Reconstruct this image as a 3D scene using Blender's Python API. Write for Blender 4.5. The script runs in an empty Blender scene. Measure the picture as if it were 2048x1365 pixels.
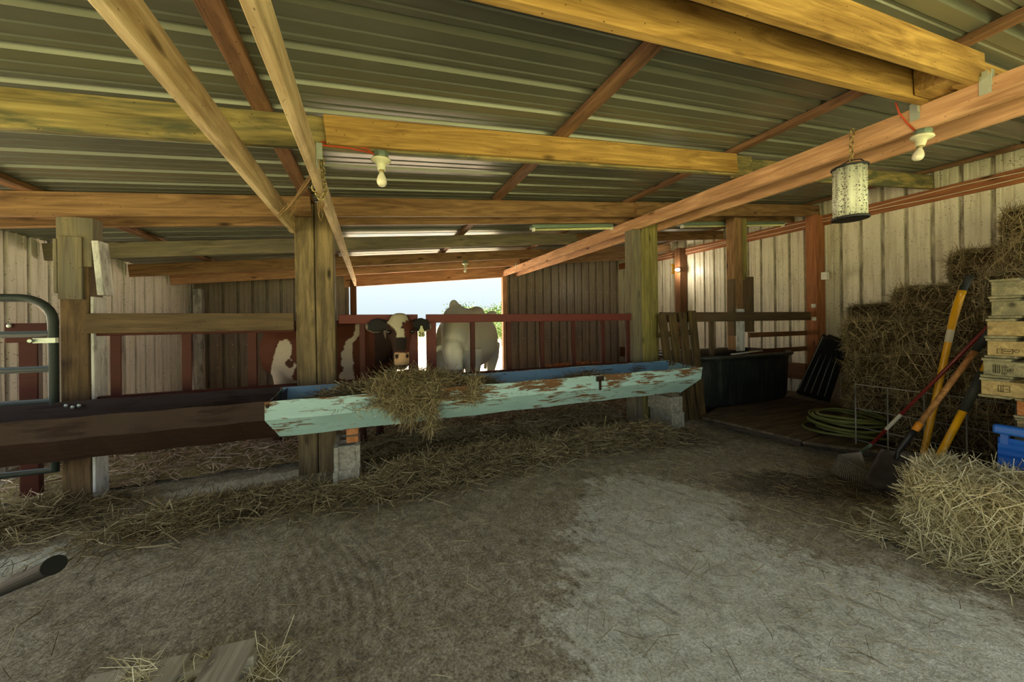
import bpy, bmesh, math, random
import numpy as np
from mathutils import Vector, Matrix, noise

# ---------------------------------------------------------------- scene, camera, sky, sun, exposure
SC = bpy.context.scene
COL = SC.collection
random.seed(7)
rng = np.random.default_rng(11)

H = 1.35                                   # camera height (m)
FP, CXP, CYP = 710.0, 1024.0, 644.0        # focal length and principal point in pixels of a 2048 x 1365 frame
YAW, ROLL = math.radians(21.87), math.radians(-0.704)
FW = Vector((math.sin(YAW), math.cos(YAW), 0))
r0 = Vector((math.cos(YAW), -math.sin(YAW), 0)); u0 = Vector((0, 0, 1))
RT = r0 * math.cos(ROLL) + u0 * math.sin(ROLL)
UP = u0 * math.cos(ROLL) - r0 * math.sin(ROLL)
CAM = Vector((0, 0, H))

cd = bpy.data.cameras.new('camera')
cam = bpy.data.objects.new('camera', cd); COL.objects.link(cam)
cd.sensor_width = 36.0
cd.lens = FP / 2048 * 36.0
cd.shift_y = (CYP - 682.5) / 2048
cd.clip_start = 0.02
M3 = Matrix((RT, UP, -FW)).transposed()
cam.matrix_world = Matrix.Translation(CAM) @ M3.to_4x4()
SC.camera = cam

SC.view_settings.view_transform = 'Standard'
SC.view_settings.look = 'None'
SC.view_settings.gamma = 1.0
SC.view_settings.use_curve_mapping = False
SC.view_settings.exposure = 1.42
SC.cycles.max_bounces = 10
SC.cycles.diffuse_bounces = 6
SC.cycles.caustics_reflective = False
SC.cycles.caustics_refractive = False
SC.cycles.sample_clamp_indirect = 6.0

W = bpy.data.worlds.new('sky'); SC.world = W; W.use_nodes = True
wn = W.node_tree.nodes; wl = W.node_tree.links; wn.clear()
wo = wn.new('ShaderNodeOutputWorld'); bg = wn.new('ShaderNodeBackground')
tc = wn.new('ShaderNodeTexCoord'); sp = wn.new('ShaderNodeSeparateXYZ'); rp = wn.new('ShaderNodeValToRGB')
wl.new(tc.outputs['Generated'], sp.inputs[0]); wl.new(sp.outputs['Z'], rp.inputs[0])
rp.color_ramp.elements[0].position = 0.0; rp.color_ramp.elements[0].color = (0.25, 0.295, 0.312, 1)     # overcast-like: the zenith about three times the horizon
rp.color_ramp.elements[1].position = 1.0; rp.color_ramp.elements[1].color = (0.90, 0.97, 1.0, 1)
wl.new(rp.outputs[0], bg.inputs[0]); wl.new(bg.outputs[0], wo.inputs[0])
bg.inputs[1].default_value = 1.08

sd = bpy.data.lights.new('sun', 'SUN'); sd.energy = 18.0; sd.angle = math.radians(1.2); sd.color = (1.0, 0.93, 0.80)
sun = bpy.data.objects.new('sun', sd); COL.objects.link(sun)
sun.rotation_euler = Vector((-0.66, 0.05, -0.9)).to_track_quat('-Z', 'Y').to_euler()   # high sun on the tall side of the barn, so the ground before both open ends is sunlit

# ---------------------------------------------------------------- helpers
def ray(u, v): return FW + RT * ((u - CXP) / FP) + UP * ((CYP - v) / FP)
def atX(u, v, X): d = ray(u, v); return CAM + d * (X / d.x)
def atY(u, v, Y): d = ray(u, v); return CAM + d * (Y / d.y)
def atZ(u, v, Z): d = ray(u, v); return CAM + d * ((Z - H) / d.z)
def atT(u, v, t): return CAM + ray(u, v) * t

def lin(c): return tuple(((x / 255) / 12.92 if x / 255 <= 0.04045 else ((x / 255 + 0.055) / 1.055) ** 2.4) for x in c)
def rgba(c): return (*lin(c), 1.0)

def tag(o, label=None, cat=None, group=None, kind=None):
    if label: o['label'] = label
    if cat: o['category'] = cat
    if group: o['group'] = group
    if kind: o['kind'] = kind
    return o

def empty(name, loc, label, cat, group=None):
    o = bpy.data.objects.new(name, None); COL.objects.link(o)
    o.empty_display_size = 0.1
    o.location = loc
    return tag(o, label, cat, group)

def link(name, me, mats, parent=None, loc=None):
    if mats is not None:
        for m in (mats if isinstance(mats, (list, tuple)) else [mats]): me.materials.append(m)
    o = bpy.data.objects.new(name, me); COL.objects.link(o)
    if parent is not None: o.parent = parent
    if loc is not None: o.location = loc
    return o

def wpos(o):
    p = Vector(o.location); q = o.parent
    while q is not None: p += Vector(q.location); q = q.parent
    return p

class MB:
    """collects shapes (world coordinates) and links them as one mesh"""
    def __init__(s): s.v = []; s.f = []; s.m = []; s.sm = []
    def add(s, vs, fs, mi=0, smooth=False):
        b = len(s.v); s.v += [tuple(v) for v in vs]
        for f in fs: s.f.append(tuple(b + i for i in f)); s.m.append(mi); s.sm.append(smooth)
    def box(s, c, size, ax=None, mi=0):
        c = Vector(c); hx, hy, hz = size[0] / 2, size[1] / 2, size[2] / 2
        A = ax or (Vector((1, 0, 0)), Vector((0, 1, 0)), Vector((0, 0, 1)))
        vs = [c + A[0] * (hx * i) + A[1] * (hy * j) + A[2] * (hz * k) for i in (-1, 1) for j in (-1, 1) for k in (-1, 1)]
        s.add(vs, [(0, 1, 3, 2), (4, 6, 7, 5), (0, 4, 5, 1), (2, 3, 7, 6), (0, 2, 6, 4), (1, 5, 7, 3)], mi)
    def bar(s, p, q, w, h, up=(0, 0, 1), mi=0):
        p, q = Vector(p), Vector(q); d = (q - p); L = d.length; d.normalize()
        up = Vector(up); sd_ = d.cross(up)
        if sd_.length < 1e-4: sd_ = d.cross(Vector((0, 1, 0)))
        sd_.normalize(); up = sd_.cross(d)
        s.box((p + q) / 2, (L, w, h), (d, sd_, up), mi)
    def hexa(s, pts, mi=0):
        s.add(pts, [(0, 3, 2, 1), (4, 5, 6, 7), (0, 1, 5, 4), (1, 2, 6, 5), (2, 3, 7, 6), (3, 0, 4, 7)], mi)
    def tube(s, pts, r, n=8, cap=True, mi=0, closed=False):
        pts = [Vector(p) for p in pts]; N = len(pts)
        rs = r if isinstance(r, (list, tuple)) else [r] * N
        b = len(s.v); prev = None
        for i, p in enumerate(pts):
            if closed: d = pts[(i + 1) % N] - pts[i - 1]
            else: d = pts[min(i + 1, N - 1)] - pts[max(i - 1, 0)]
            d.normalize()
            if prev is None:
                a = d.cross(Vector((0, 0, 1)))
                if a.length < 1e-3: a = d.cross(Vector((0, 1, 0)))
            else: a = prev - d * prev.dot(d)
            a.normalize(); prev = a; c = d.cross(a)
            for k in range(n):
                t = 2 * math.pi * k / n
                s.v.append(tuple(p + (a * math.cos(t) + c * math.sin(t)) * rs[i]))
        for i in range(N if closed else N - 1):
            j = (i + 1) % N
            for k in range(n):
                l = (k + 1) % n
                s.f.append((b + i * n + k, b + j * n + k, b + j * n + l, b + i * n + l)); s.m.append(mi); s.sm.append(True)
        if cap and not closed:
            s.f.append(tuple(b + k for k in range(n))[::-1]); s.m.append(mi); s.sm.append(False)
            s.f.append(tuple(b + (N - 1) * n + k for k in range(n))); s.m.append(mi); s.sm.append(False)
    def lathe(s, c, prof, axis=(0, 0, 1), n=20, mi=0, fn=None):
        c = Vector(c); z = Vector(axis).normalized(); x = z.cross(Vector((0.3, 0.9, 0.1))).normalized(); y = z.cross(x)
        b = len(s.v)
        for (r, h) in prof:
            for k in range(n):
                t = 2 * math.pi * k / n; rr = r * (fn(t) if fn else 1)
                s.v.append(tuple(c + z * h + (x * math.cos(t) + y * math.sin(t)) * rr))
        for i in range(len(prof) - 1):
            for k in range(n):
                l = (k + 1) % n
                s.f.append((b + i * n + k, b + i * n + l, b + (i + 1) * n + l, b + (i + 1) * n + k)); s.m.append(mi); s.sm.append(True)
        s.f.append(tuple(b + k for k in range(n))[::-1]); s.m.append(mi); s.sm.append(False)
        e = b + (len(prof) - 1) * n
        s.f.append(tuple(e + k for k in range(n))); s.m.append(mi); s.sm.append(False)
    def ball(s, c, r, sc=(1, 1, 1), n=12, mi=0):
        c = Vector(c); b = len(s.v); m = n // 2
        for i in range(m + 1):
            a = math.pi * i / m
            for k in range(n):
                t = 2 * math.pi * k / n
                s.v.append((c.x + r * sc[0] * math.sin(a) * math.cos(t), c.y + r * sc[1] * math.sin(a) * math.sin(t), c.z + r * sc[2] * math.cos(a)))
        for i in range(m):
            for k in range(n):
                l = (k + 1) % n
                s.f.append((b + i * n + k, b + (i + 1) * n + k, b + (i + 1) * n + l, b + i * n + l)); s.m.append(mi); s.sm.append(True)
    def build(s, name, mats, parent=None, origin=None, bevel=0.0):
        if origin is None:
            a = np.array(s.v); lo, hi = a.min(0), a.max(0)
            origin = Vector(((lo[0] + hi[0]) / 2, (lo[1] + hi[1]) / 2, lo[2]))
        origin = Vector(origin)
        me = bpy.data.meshes.new(name)
        me.from_pydata([(v[0] - origin.x, v[1] - origin.y, v[2] - origin.z) for v in s.v], [], s.f)
        me.update()
        me.polygons.foreach_set('material_index', s.m); me.polygons.foreach_set('use_smooth', s.sm)
        o = link(name, me, mats, parent, origin - (wpos(parent) if parent else Vector()))
        if bevel:
            b = o.modifiers.new('bevel', 'BEVEL'); b.width = bevel; b.segments = 2; b.limit_method = 'ANGLE'
        return o

def board(name, p, q, w, h, mat, parent=None, up=(0, 0, 1), bevel=0.004, warp=0.0, segs=1):
    """a straight timber from p to q (centre line), local X along its length so the grain runs along it"""
    p, q = Vector(p), Vector(q); d = q - p; L = d.length; d.normalize()
    up = Vector(up); sd_ = up.cross(d)
    if sd_.length < 1e-4: sd_ = Vector((0, 1, 0)).cross(d)
    sd_.normalize(); up = d.cross(sd_)
    vs, fs = [], []
    n = max(1, segs)
    for i in range(n + 1):
        x = L * (i / n - 0.5); off = warp * math.sin(3.1 * i / n + L * 7) if warp else 0
        for (j, k) in ((-1, -1), (1, -1), (1, 1), (-1, 1)):
            vs.append((x, j * w / 2 + off * 0.5, k * h / 2 + off))
    for i in range(n):
        a = i * 4
        for k in range(4):
            l = (k + 1) % 4
            fs.append((a + k, a + l, a + 4 + l, a + 4 + k))
    fs.append((3, 2, 1, 0)); e = n * 4; fs.append((e, e + 1, e + 2, e + 3))
    me = bpy.data.meshes.new(name); me.from_pydata(vs, [], fs); me.update()
    o = link(name, me, mat, parent)
    m = Matrix((d, sd_, up)).transposed().to_4x4(); c = (p + q) / 2
    if parent: c = c - wpos(parent)
    o.matrix_local = Matrix.Translation(c) @ m
    if bevel:
        b = o.modifiers.new('bevel', 'BEVEL'); b.width = bevel; b.segments = 2; b.limit_method = 'ANGLE'
    return o

# ---------------------------------------------------------------- materials
class NT:
    def __init__(s, name, rough=0.7, metal=0.0, spec=0.3):
        s.mat = bpy.data.materials.new(name); s.mat.use_nodes = True
        s.n = s.mat.node_tree.nodes; s.l = s.mat.node_tree.links
        s.b = s.n['Principled BSDF']
        s.b.inputs['Roughness'].default_value = rough; s.b.inputs['Metallic'].default_value = metal
        s.b.inputs['Specular IOR Level'].default_value = spec
    def coord(s, kind='Object', scale=(1, 1, 1), rnd=False):
        t = s.n.new('ShaderNodeTexCoord'); out = t.outputs[kind]
        if rnd:
            oi = s.n.new('ShaderNodeObjectInfo'); ml = s.n.new('ShaderNodeMath'); ml.operation = 'MULTIPLY'; ml.inputs[1].default_value = 37.0
            s.l.new(oi.outputs['Random'], ml.inputs[0])
            ad = s.n.new('ShaderNodeVectorMath'); ad.operation = 'ADD'
            s.l.new(out, ad.inputs[0]); s.l.new(ml.outputs[0], ad.inputs[1]); out = ad.outputs[0]
        mp = s.n.new('ShaderNodeMapping'); mp.inputs['Scale'].default_value = scale
        s.l.new(out, mp.inputs[0]); return mp.outputs[0]
    def world(s, scale=(1, 1, 1)):
        g = s.n.new('ShaderNodeNewGeometry'); mp = s.n.new('ShaderNodeMapping'); mp.inputs['Scale'].default_value = scale
        s.l.new(g.outputs['Position'], mp.inputs[0]); return mp.outputs[0]
    def noise(s, vec, scale=5, detail=4, rough=0.55, dist=0.0):
        t = s.n.new('ShaderNodeTexNoise'); t.inputs['Scale'].default_value = scale; t.inputs['Detail'].default_value = detail
        t.inputs['Roughness'].default_value = rough; t.inputs['Distortion'].default_value = dist
        s.l.new(vec, t.inputs['Vector']); return t.outputs['Fac']
    def voro(s, vec, scale=5, rand=1.0):
        t = s.n.new('ShaderNodeTexVoronoi'); t.inputs['Scale'].default_value = scale; t.inputs['Randomness'].default_value = rand
        s.l.new(vec, t.inputs['Vector']); return t.outputs['Distance']
    def ramp(s, fac, stops):
        r = s.n.new('ShaderNodeValToRGB'); e = r.color_ramp.elements
        while len(e) < len(stops): e.new(0.5)
        for i, (p, c) in enumerate(stops):
            e[i].position = p; e[i].color = c if len(c) == 4 else (*c, 1)
        s.l.new(fac, r.inputs[0]); return r.outputs[0]
    def bw(s, fac, a, b, inv=False):
        m = s.n.new('ShaderNodeMapRange'); m.inputs['From Min'].default_value = a; m.inputs['From Max'].default_value = b
        m.inputs['To Min'].default_value = 1 if inv else 0; m.inputs['To Max'].default_value = 0 if inv else 1
        m.clamp = True; s.l.new(fac, m.inputs['Value']); return m.outputs[0]
    def mix(s, fac, a, b, mode='MIX'):
        m = s.n.new('ShaderNodeMix'); m.data_type = 'RGBA'; m.blend_type = mode
        for sock, val in ((m.inputs[0], fac), (m.inputs[6], a), (m.inputs[7], b)):
            if hasattr(val, 'is_output'): s.l.new(val, sock)
            else: sock.default_value = val if not isinstance(val, tuple) or len(val) == 4 else (*val, 1)
        return m.outputs[2]
    def math(s, op, a, b=0.0):
        m = s.n.new('ShaderNodeMath'); m.operation = op
        for sock, val in ((m.inputs[0], a), (m.inputs[1], b)):
            if hasattr(val, 'is_output'): s.l.new(val, sock)
            else: sock.default_value = val
        return m.outputs[0]
    def attr(s, name, out='Fac'):
        a = s.n.new('ShaderNodeAttribute'); a.attribute_name = name; return a.outputs[out]
    def color(s, c):
        if hasattr(c, 'is_output'): s.l.new(c, s.b.inputs['Base Color'])
        else: s.b.inputs['Base Color'].default_value = (*c, 1) if len(c) == 3 else c
        return s
    def rough(s, f): s.l.new(f, s.b.inputs['Roughness']); return s
    def bump(s, h, strength=0.3, dist=0.01):
        b = s.n.new('ShaderNodeBump'); b.inputs['Strength'].default_value = strength; b.inputs['Distance'].default_value = dist
        s.l.new(h, b.inputs['Height']); s.l.new(b.outputs[0], s.b.inputs['Normal']); return s

def plain(name, c, rough=0.6, metal=0.0, spec=0.3, var=0.12, scale=18):
    m = NT(name, rough, metal, spec); a = lin(c)
    f = m.noise(m.coord('Object', (1, 1, 1), True), scale, 3)
    m.color(m.ramp(f, [(0.25, tuple(x * (1 - var) for x in a)), (0.75, tuple(min(1, x * (1 + var)) for x in a))]))
    return m.mat

def wood(name, dark, light, grey=None, greyamt=0.0, stain=None, stainamt=0.0, knots=True, rough=0.72, bump=0.25):
    m = NT(name, rough, 0, 0.25)
    v = m.coord('Object', (0.7, 7, 7), True)
    big = m.noise(v, 2.2, 4, 0.55, 1.6)
    fine = m.noise(m.coord('Object', (1.2, 55, 55), True), 2.0, 3, 0.6)
    g = m.math('ADD', m.math('MULTIPLY', big, 0.68), m.math('MULTIPLY', fine, 0.32))
    col = m.ramp(g, [(0.33, lin(dark)), (0.5, tuple((a + b) / 2 for a, b in zip(lin(dark), lin(light)))), (0.66, lin(light))])
    if knots:
        k = m.voro(m.coord('Object', (2.0, 6.5, 6.5), True), 1.0)
        col = m.mix(m.bw(k, 0.05, 0.15, True), col, tuple(x * 0.3 for x in lin(dark)))
    if grey:
        col = m.mix(m.math('MULTIPLY', m.bw(m.noise(m.coord('Object', (0.9, 5, 5), True), 2.6, 5, 0.6, 0.6), 0.42, 0.62), greyamt), col, lin(grey))
    if stain:
        col = m.mix(m.math('MULTIPLY', m.bw(m.noise(m.coord('Object', (1.2, 3, 3), True), 3.2, 6, 0.7), 0.5, 0.62), stainamt), col, lin(stain))
    sp_ = m.voro(m.coord('Object', (9, 14, 14), True), 2.2)
    col = m.mix(m.bw(sp_, 0.05, 0.11, True), col, tuple(x * 0.4 for x in lin(dark)))
    m.color(col); m.bump(g, bump, 0.006)
    return m.mat

MAT = {}
def flypaper():
    m = NT('fly_specked_sticky_paper', 0.35, 0, 0.4); w = m.coord('Object', (1, 1, 1))
    b = lin((200, 203, 184)); s1 = m.voro(w, 62); s2 = m.voro(w, 120); nn = m.noise(m.coord('Object', (34, 34, 3)), 1.0, 3, 0.6)
    k = m.math('MAXIMUM', m.math('MULTIPLY', m.bw(s1, 0.22, 0.34, True), m.bw(nn, 0.36, 0.46)), m.math('MULTIPLY', m.bw(s2, 0.3, 0.42, True), m.bw(nn, 0.44, 0.54)))
    m.color(m.mix(k, b, lin((46, 42, 30)))); return m.mat
MAT['yellow'] = wood('golden_timber', (120, 88, 42), (192, 154, 88), knots=True)
MAT['yellow_dirty'] = wood('mouldy_golden_timber', (108, 94, 56), (172, 154, 100), (70, 76, 60), 0.85)
MAT['orange'] = wood('orange_brown_timber', (90, 64, 42), (160, 124, 86))
MAT['pink'] = wood('raw_pinkish_timber', (166, 118, 82), (222, 176, 136), (120, 92, 70), 0.3)
MAT['pale'] = wood('pale_raw_timber', (176, 150, 108), (226, 204, 162), (122, 96, 66), 0.45)
MAT['brown'] = wood('brown_rough_timber', (78, 48, 26), (132, 90, 54), (92, 74, 58), 0.35)
MAT['purlin'] = wood('red_brown_purlin_timber', (80, 56, 40), (142, 106, 78), (170, 128, 92), 0.4)
MAT['greywood'] = wood('weathered_grey_timber', (86, 80, 66), (140, 128, 102), (104, 100, 90), 0.6)
MAT['olive'] = wood('olive_treated_timber', (90, 83, 44), (150, 139, 82), (104, 96, 66), 0.4)
MAT['post'] = wood('worn_brown_post_timber', (74, 58, 40), (128, 104, 74), (58, 44, 30), 0.6)
MAT['cpost'] = wood('weathered_tan_post_timber', (88, 76, 56), (146, 126, 92), (74, 62, 46), 0.6)
MAT['railwood'] = wood('dark_weathered_rail_timber', (68, 54, 38), (112, 92, 66), (88, 76, 58), 0.5)
MAT['oldplank'] = wood('old_dark_plank', (58, 46, 28), (112, 92, 58), (50, 42, 30), 0.6, bump=0.5)
MAT['plywood'] = wood('dirty_plywood', (78, 68, 54), (136, 120, 98), (70, 62, 52), 0.7, knots=False)
MAT['pallet'] = wood('pallet_softwood', (138, 116, 76), (192, 170, 122), (120, 110, 84), 0.4)
MAT['pallet_grey'] = wood('weathered_pallet_wood', (112, 106, 82), (168, 160, 128), (96, 96, 80), 0.6)
MAT['pallet_floor'] = wood('dusty_pallet_board', (150, 142, 122), (206, 198, 174), (132, 124, 106), 0.6)
MAT['girt'] = wood('orange_red_wall_board', (118, 70, 42), (174, 112, 72), (140, 96, 66), 0.3)
MAT['shaft'] = wood('varnished_ash_handle', (120, 78, 42), (190, 140, 88), knots=False, rough=0.45)
MAT['whitewash_and_light'] = wood('whitewashed_and_lit_plank', (200, 200, 200), (236, 236, 236), (120, 116, 110), 0.4, (60, 56, 50), 0.5, knots=False)  # whitewashed boards, and the painted light on the left post

def sheet(name, base, dirt, dirtamt, rough=0.4, metal=0.0, spec=0.5, specks=True, streak=(6, 6, 0.6), speckmul=0.18):
    m = NT(name, rough, metal, spec)
    w = m.world((1, 1, 1))
    n = m.noise(w, 1.1, 5, 0.6)
    b = lin(base)
    col = m.ramp(n, [(0.3, tuple(x * 0.86 for x in b)), (0.7, tuple(min(1, x * 1.08) for x in b))])
    st = m.noise(m.world(streak), 2.0, 5, 0.65)
    col = m.mix(m.math('MULTIPLY', m.bw(st, 0.48, 0.68), dirtamt), col, lin(dirt))
    if specks and not name.startswith('fly'):
        rb = m.math('MULTIPLY', m.attr('rib'), m.bw(m.noise(m.world((6, 6, 1.2)), 3.0, 4, 0.6), 0.3, 0.62))
        col = m.mix(m.math('MULTIPLY', rb, 0.75), col, lin((84, 70, 50)))  # rib dirt that also stands in for weak shading in the recesses
    if specks:
        s1 = m.voro(m.world((1, 1, 1)), 26); s2 = m.noise(w, 7, 3)
        f = m.math('MULTIPLY', m.bw(s1, 0.12, 0.2, True), m.bw(s2, 0.46, 0.56))
        col = m.mix(f, col, tuple(x * speckmul for x in b))
        s3 = m.voro(m.world((5, 5, 22)), 3.0); s4 = m.noise(m.world((2.5, 2.5, 0.8)), 3, 3)
        f2 = m.math('MULTIPLY', m.bw(s3, 0.12, 0.22, True), m.bw(s4, 0.5, 0.6))
        col = m.mix(f2, col, lin((62, 50, 38)))
    m.color(col); m.bump(n, 0.05, 0.01)
    return m.mat
MAT['wall_cream'] = sheet('cream_painted_steel', (222, 216, 194), (150, 132, 100), 0.45)
MAT['wall_white'] = sheet('chalky_white_steel', (240, 236, 226), (160, 138, 104), 0.35)
MAT['wall_brown'] = sheet('brown_painted_steel', (146, 132, 116), (84, 66, 50), 0.5)
MAT['roof'] = sheet('dull_roofing_steel', (114, 117, 103), (88, 85, 72), 0.3, rough=0.3, metal=0.3, spec=0.6, specks=False, streak=(0.5, 5, 5))

def hay_mat(name, dark, mid, light):
    m = NT(name, 0.75, 0, 0.25)
    m.color(m.ramp(m.attr('tone'), [(0.0, lin(dark)), (0.5, lin(mid)), (1.0, lin(light))]))
    return m.mat
MAT['hay'] = hay_mat('olive_brown_hay', (84, 70, 46), (140, 124, 88), (200, 186, 146))
MAT['straw'] = hay_mat('pale_straw', (138, 124, 86), (206, 194, 150), (242, 234, 200))
MAT['bedding'] = hay_mat('reddish_bedding_straw', (116, 92, 72), (186, 158, 132), (236, 220, 200))  # straw tones lightened to paint in sun from the doorway
MAT['grassy'] = hay_mat('fresh_green_leaves', (44, 62, 26), (82, 106, 50), (130, 150, 84))

def ground_core(name, a, b):
    m = NT(name, 0.95, 0, 0.1); w = m.world()
    n = m.noise(w, 30, 4, 0.7); m.color(m.ramp(n, [(0.3, lin(a)), (0.7, lin(b))])); m.bump(n, 0.8, 0.02)
    return m.mat
MAT['haycore'] = ground_core('hay_core', (60, 50, 33), (110, 96, 66))
MAT['balecore'] = ground_core('bale_core', (44, 36, 24), (88, 74, 50))
MAT['strawcore'] = ground_core('straw_core', (104, 92, 60), (166, 152, 108))

def mud():
    m = NT('packed_dirt_and_concrete', 0.93, 0, 0.15); w = m.world()
    n1 = m.noise(w, 2.2, 6, 0.65); n2 = m.noise(w, 75, 4, 0.75); n3 = m.noise(w, 15, 6, 0.75)
    g = m.math('ADD', m.math('MULTIPLY', n2, 0.62), m.math('MULTIPLY', n3, 0.38))
    dirt = m.ramp(g, [(0.36, lin((104, 97, 80))), (0.5, lin((168, 158, 136))), (0.64, lin((222, 212, 188)))])
    pale = m.ramp(g, [(0.36, lin((158, 154, 132))), (0.5, lin((216, 214, 196))), (0.64, lin((250, 248, 234)))])
    back = m.ramp(g, [(0.33, lin((120, 90, 66))), (0.5, lin((168, 132, 102))), (0.68, lin((214, 186, 158)))])
    mp = m.n.new('ShaderNodeMapping'); mp.vector_type = 'POINT'; mp.inputs['Rotation'].default_value = (0, 0, math.radians(68)); m.l.new(w, mp.inputs[0])
    mq = m.n.new('ShaderNodeMapping'); mq.inputs['Scale'].default_value = (1.0, 6.0, 1.0); m.l.new(mp.outputs[0], mq.inputs[0])
    scr = m.noise(mq.outputs[0], 3.0, 6, 0.7, 0.5)
    f = m.math('ADD', m.attr('pale'), m.math('MULTIPLY', m.math('SUBTRACT', n3, 0.5), 1.1))
    f = m.math('ADD', f, m.math('MULTIPLY', m.math('SUBTRACT', scr, 0.5), 1.5))
    f = m.math('ADD', f, m.math('MULTIPLY', m.math('SUBTRACT', n1, 0.5), 0.9))
    col = m.mix(m.bw(f, 0.42, 0.66), dirt, pale)
    fb = m.math('ADD', m.attr('stall'), m.math('MULTIPLY', m.math('SUBTRACT', n1, 0.5), 0.8))
    col = m.mix(m.bw(fb, 0.4, 0.7), col, back)
    fd = m.math('ADD', m.attr('dark_ground'), m.math('MULTIPLY', m.math('SUBTRACT', n1, 0.5), 1.4))
    col = m.mix(m.math('MULTIPLY', m.bw(fd, 0.35, 0.75), 0.75), col, lin((62, 50, 38)))
    col = m.mix(m.math('MULTIPLY', m.bw(scr, 0.56, 0.72), 0.55), col, lin((74, 64, 50)))
    gr = m.voro(w, 60); col = m.mix(m.bw(gr, 0.10, 0.17, True), col, lin((206, 196, 172)))
    m.color(col); m.bump(g, 0.9, 0.02)
    return m.mat
MAT['floor'] = mud()

def field():
    m = NT('meadow_and_bare_earth', 0.95, 0, 0.1); w = m.world()
    n = m.noise(w, 0.35, 6, 0.65); n2 = m.noise(w, 9, 4)
    gr = m.ramp(n2, [(0.3, lin((120, 122, 82))), (0.7, lin((176, 172, 126)))])
    er = m.ramp(n2, [(0.3, lin((206, 182, 156))), (0.7, lin((240, 222, 200)))])
    sp_ = m.n.new('ShaderNodeSeparateXYZ'); m.l.new(w, sp_.inputs[0])
    d = m.math('ABSOLUTE', m.math('SUBTRACT', sp_.outputs['Y'], 11.0))
    f = m.math('ADD', m.math('MULTIPLY', d, 0.04), m.math('MULTIPLY', m.math('SUBTRACT', n, 0.5), 1.2))
    m.color(m.mix(m.bw(f, 0.28, 0.5), er, gr)); m.bump(n2, 0.5, 0.05)
    return m.mat
MAT['field'] = field()

def painted(name, paint, rust, rustlo, rusthi, top=None, spec=0.4):
    m = NT(name, 0.45, 0, spec)
    v = m.coord('Object', (2.2, 15, 15)); n = m.noise(v, 2.4, 7, 0.72, 0.5); n2 = m.noise(m.coord('Object', (0.8, 2.5, 2.5)), 2.5, 4)
    p = lin(paint)
    col = m.ramp(n2, [(0.3, tuple(x * 0.85 for x in p)), (0.7, tuple(min(1, x * 1.1) for x in p))])
    f = m.math('ADD', n, m.math('MULTIPLY', m.math('SUBTRACT', n2, 0.5), 0.9))
    if top is not None:
        sx = m.n.new('ShaderNodeSeparateXYZ'); m.l.new(m.coord('Object'), sx.inputs[0])
        f = m.math('ADD', f, m.math('MULTIPLY', m.bw(sx.outputs['Z'], top[0], top[1]), 0.16))
    k = m.bw(f, rustlo, rusthi)
    rc = m.ramp(m.noise(m.coord('Object', (3, 14, 14)), 3, 5, 0.7), [(0.3, lin(rust)), (0.7, tuple(min(1, x * 1.7) for x in lin(rust)))])
    m.color(m.mix(k, col, rc))
    m.rough(m.math('ADD', m.math('MULTIPLY', k, 0.4), 0.42)); m.bump(f, 0.25, 0.004)
    return m.mat
MAT['turq'] = painted('chipped_turquoise_paint', (172, 208, 208), (98, 70, 42), 0.60, 0.67, (0.12, 0.3))
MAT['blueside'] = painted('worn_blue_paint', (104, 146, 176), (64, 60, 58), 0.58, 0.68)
MAT['rust'] = painted('dark_rusted_steel', (54, 38, 31), (40, 28, 23), 0.5, 0.7, spec=0.15)
MAT['redsteel'] = painted('faded_red_steel', (106, 52, 46), (76, 40, 34), 0.6, 0.75, spec=0.15)
MAT['redbrown'] = painted('dull_red_brown_steel', (76, 38, 31), (54, 33, 28), 0.55, 0.75, spec=0.12)
MAT['gate'] = plain('dark_green_grey_gate_paint', (44, 53, 50), 0.5, 0.0, 0.3)
MAT['black'] = plain('black_plastic', (30, 30, 30), 0.42, 0, 0.5, 0.25)
MAT['tank'] = sheet('scuffed_black_tank_plastic', (38, 42, 42), (86, 88, 84), 0.6, rough=0.42, spec=0.5, specks=False, streak=(7, 7, 1.0))
MAT['blackpipe'] = plain('black_painted_pipe', (20, 22, 21), 0.7, 0.0, 0.12)
MAT['grip'] = plain('black_rubber_grip', (52, 54, 52), 0.6)
MAT['zinc'] = plain('galvanised_steel', (188, 196, 182), 0.4, 0.5, 0.5)
MAT['zinc_dull'] = plain('dull_grey_green_steel', (118, 136, 120), 0.5, 0.4, 0.5)
MAT['wire'] = plain('grey_wire', (150, 150, 144), 0.45, 0.5)
MAT['porcelain'] = plain('dusty_porcelain', (206, 204, 172), 0.35, 0, 0.5, 0.08)
MAT['bulbglass'] = plain('frosted_bulb', (220, 214, 192), 0.2, 0, 0.5, 0.05)
MAT['concrete'] = ground_core('grey_concrete', (128, 124, 112), (186, 182, 168))
MAT['brick'] = wood('orange_offcut', (160, 98, 56), (204, 142, 94), knots=False)
MAT['hose'] = plain('olive_green_hose', (118, 122, 66), 0.45, 0, 0.4)
MAT['redpaint'] = plain('dark_red_lacquer', (120, 32, 30), 0.35, 0, 0.5)
MAT['yellowpaint'] = plain('yellow_fibreglass', (228, 170, 24), 0.35, 0, 0.5, 0.08)
MAT['orangecollar'] = plain('orange_plastic_collar', (222, 140, 34), 0.4, 0, 0.4)
MAT['sticker'] = plain('pale_sticker', (206, 200, 182), 0.5, 0, 0.4)
MAT['rakesteel'] = plain('worn_spring_steel', (128, 120, 110), 0.45, 0.5, 0.5)
MAT['darksteel'] = plain('dirty_dark_steel', (78, 68, 60), 0.6, 0.4, 0.4, 0.4, 9)
MAT['blue'] = plain('bright_blue_plastic', (28, 98, 196), 0.35, 0, 0.5, 0.05)
MAT['whiteplastic'] = plain('white_plastic', (226, 224, 214), 0.4)
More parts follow.
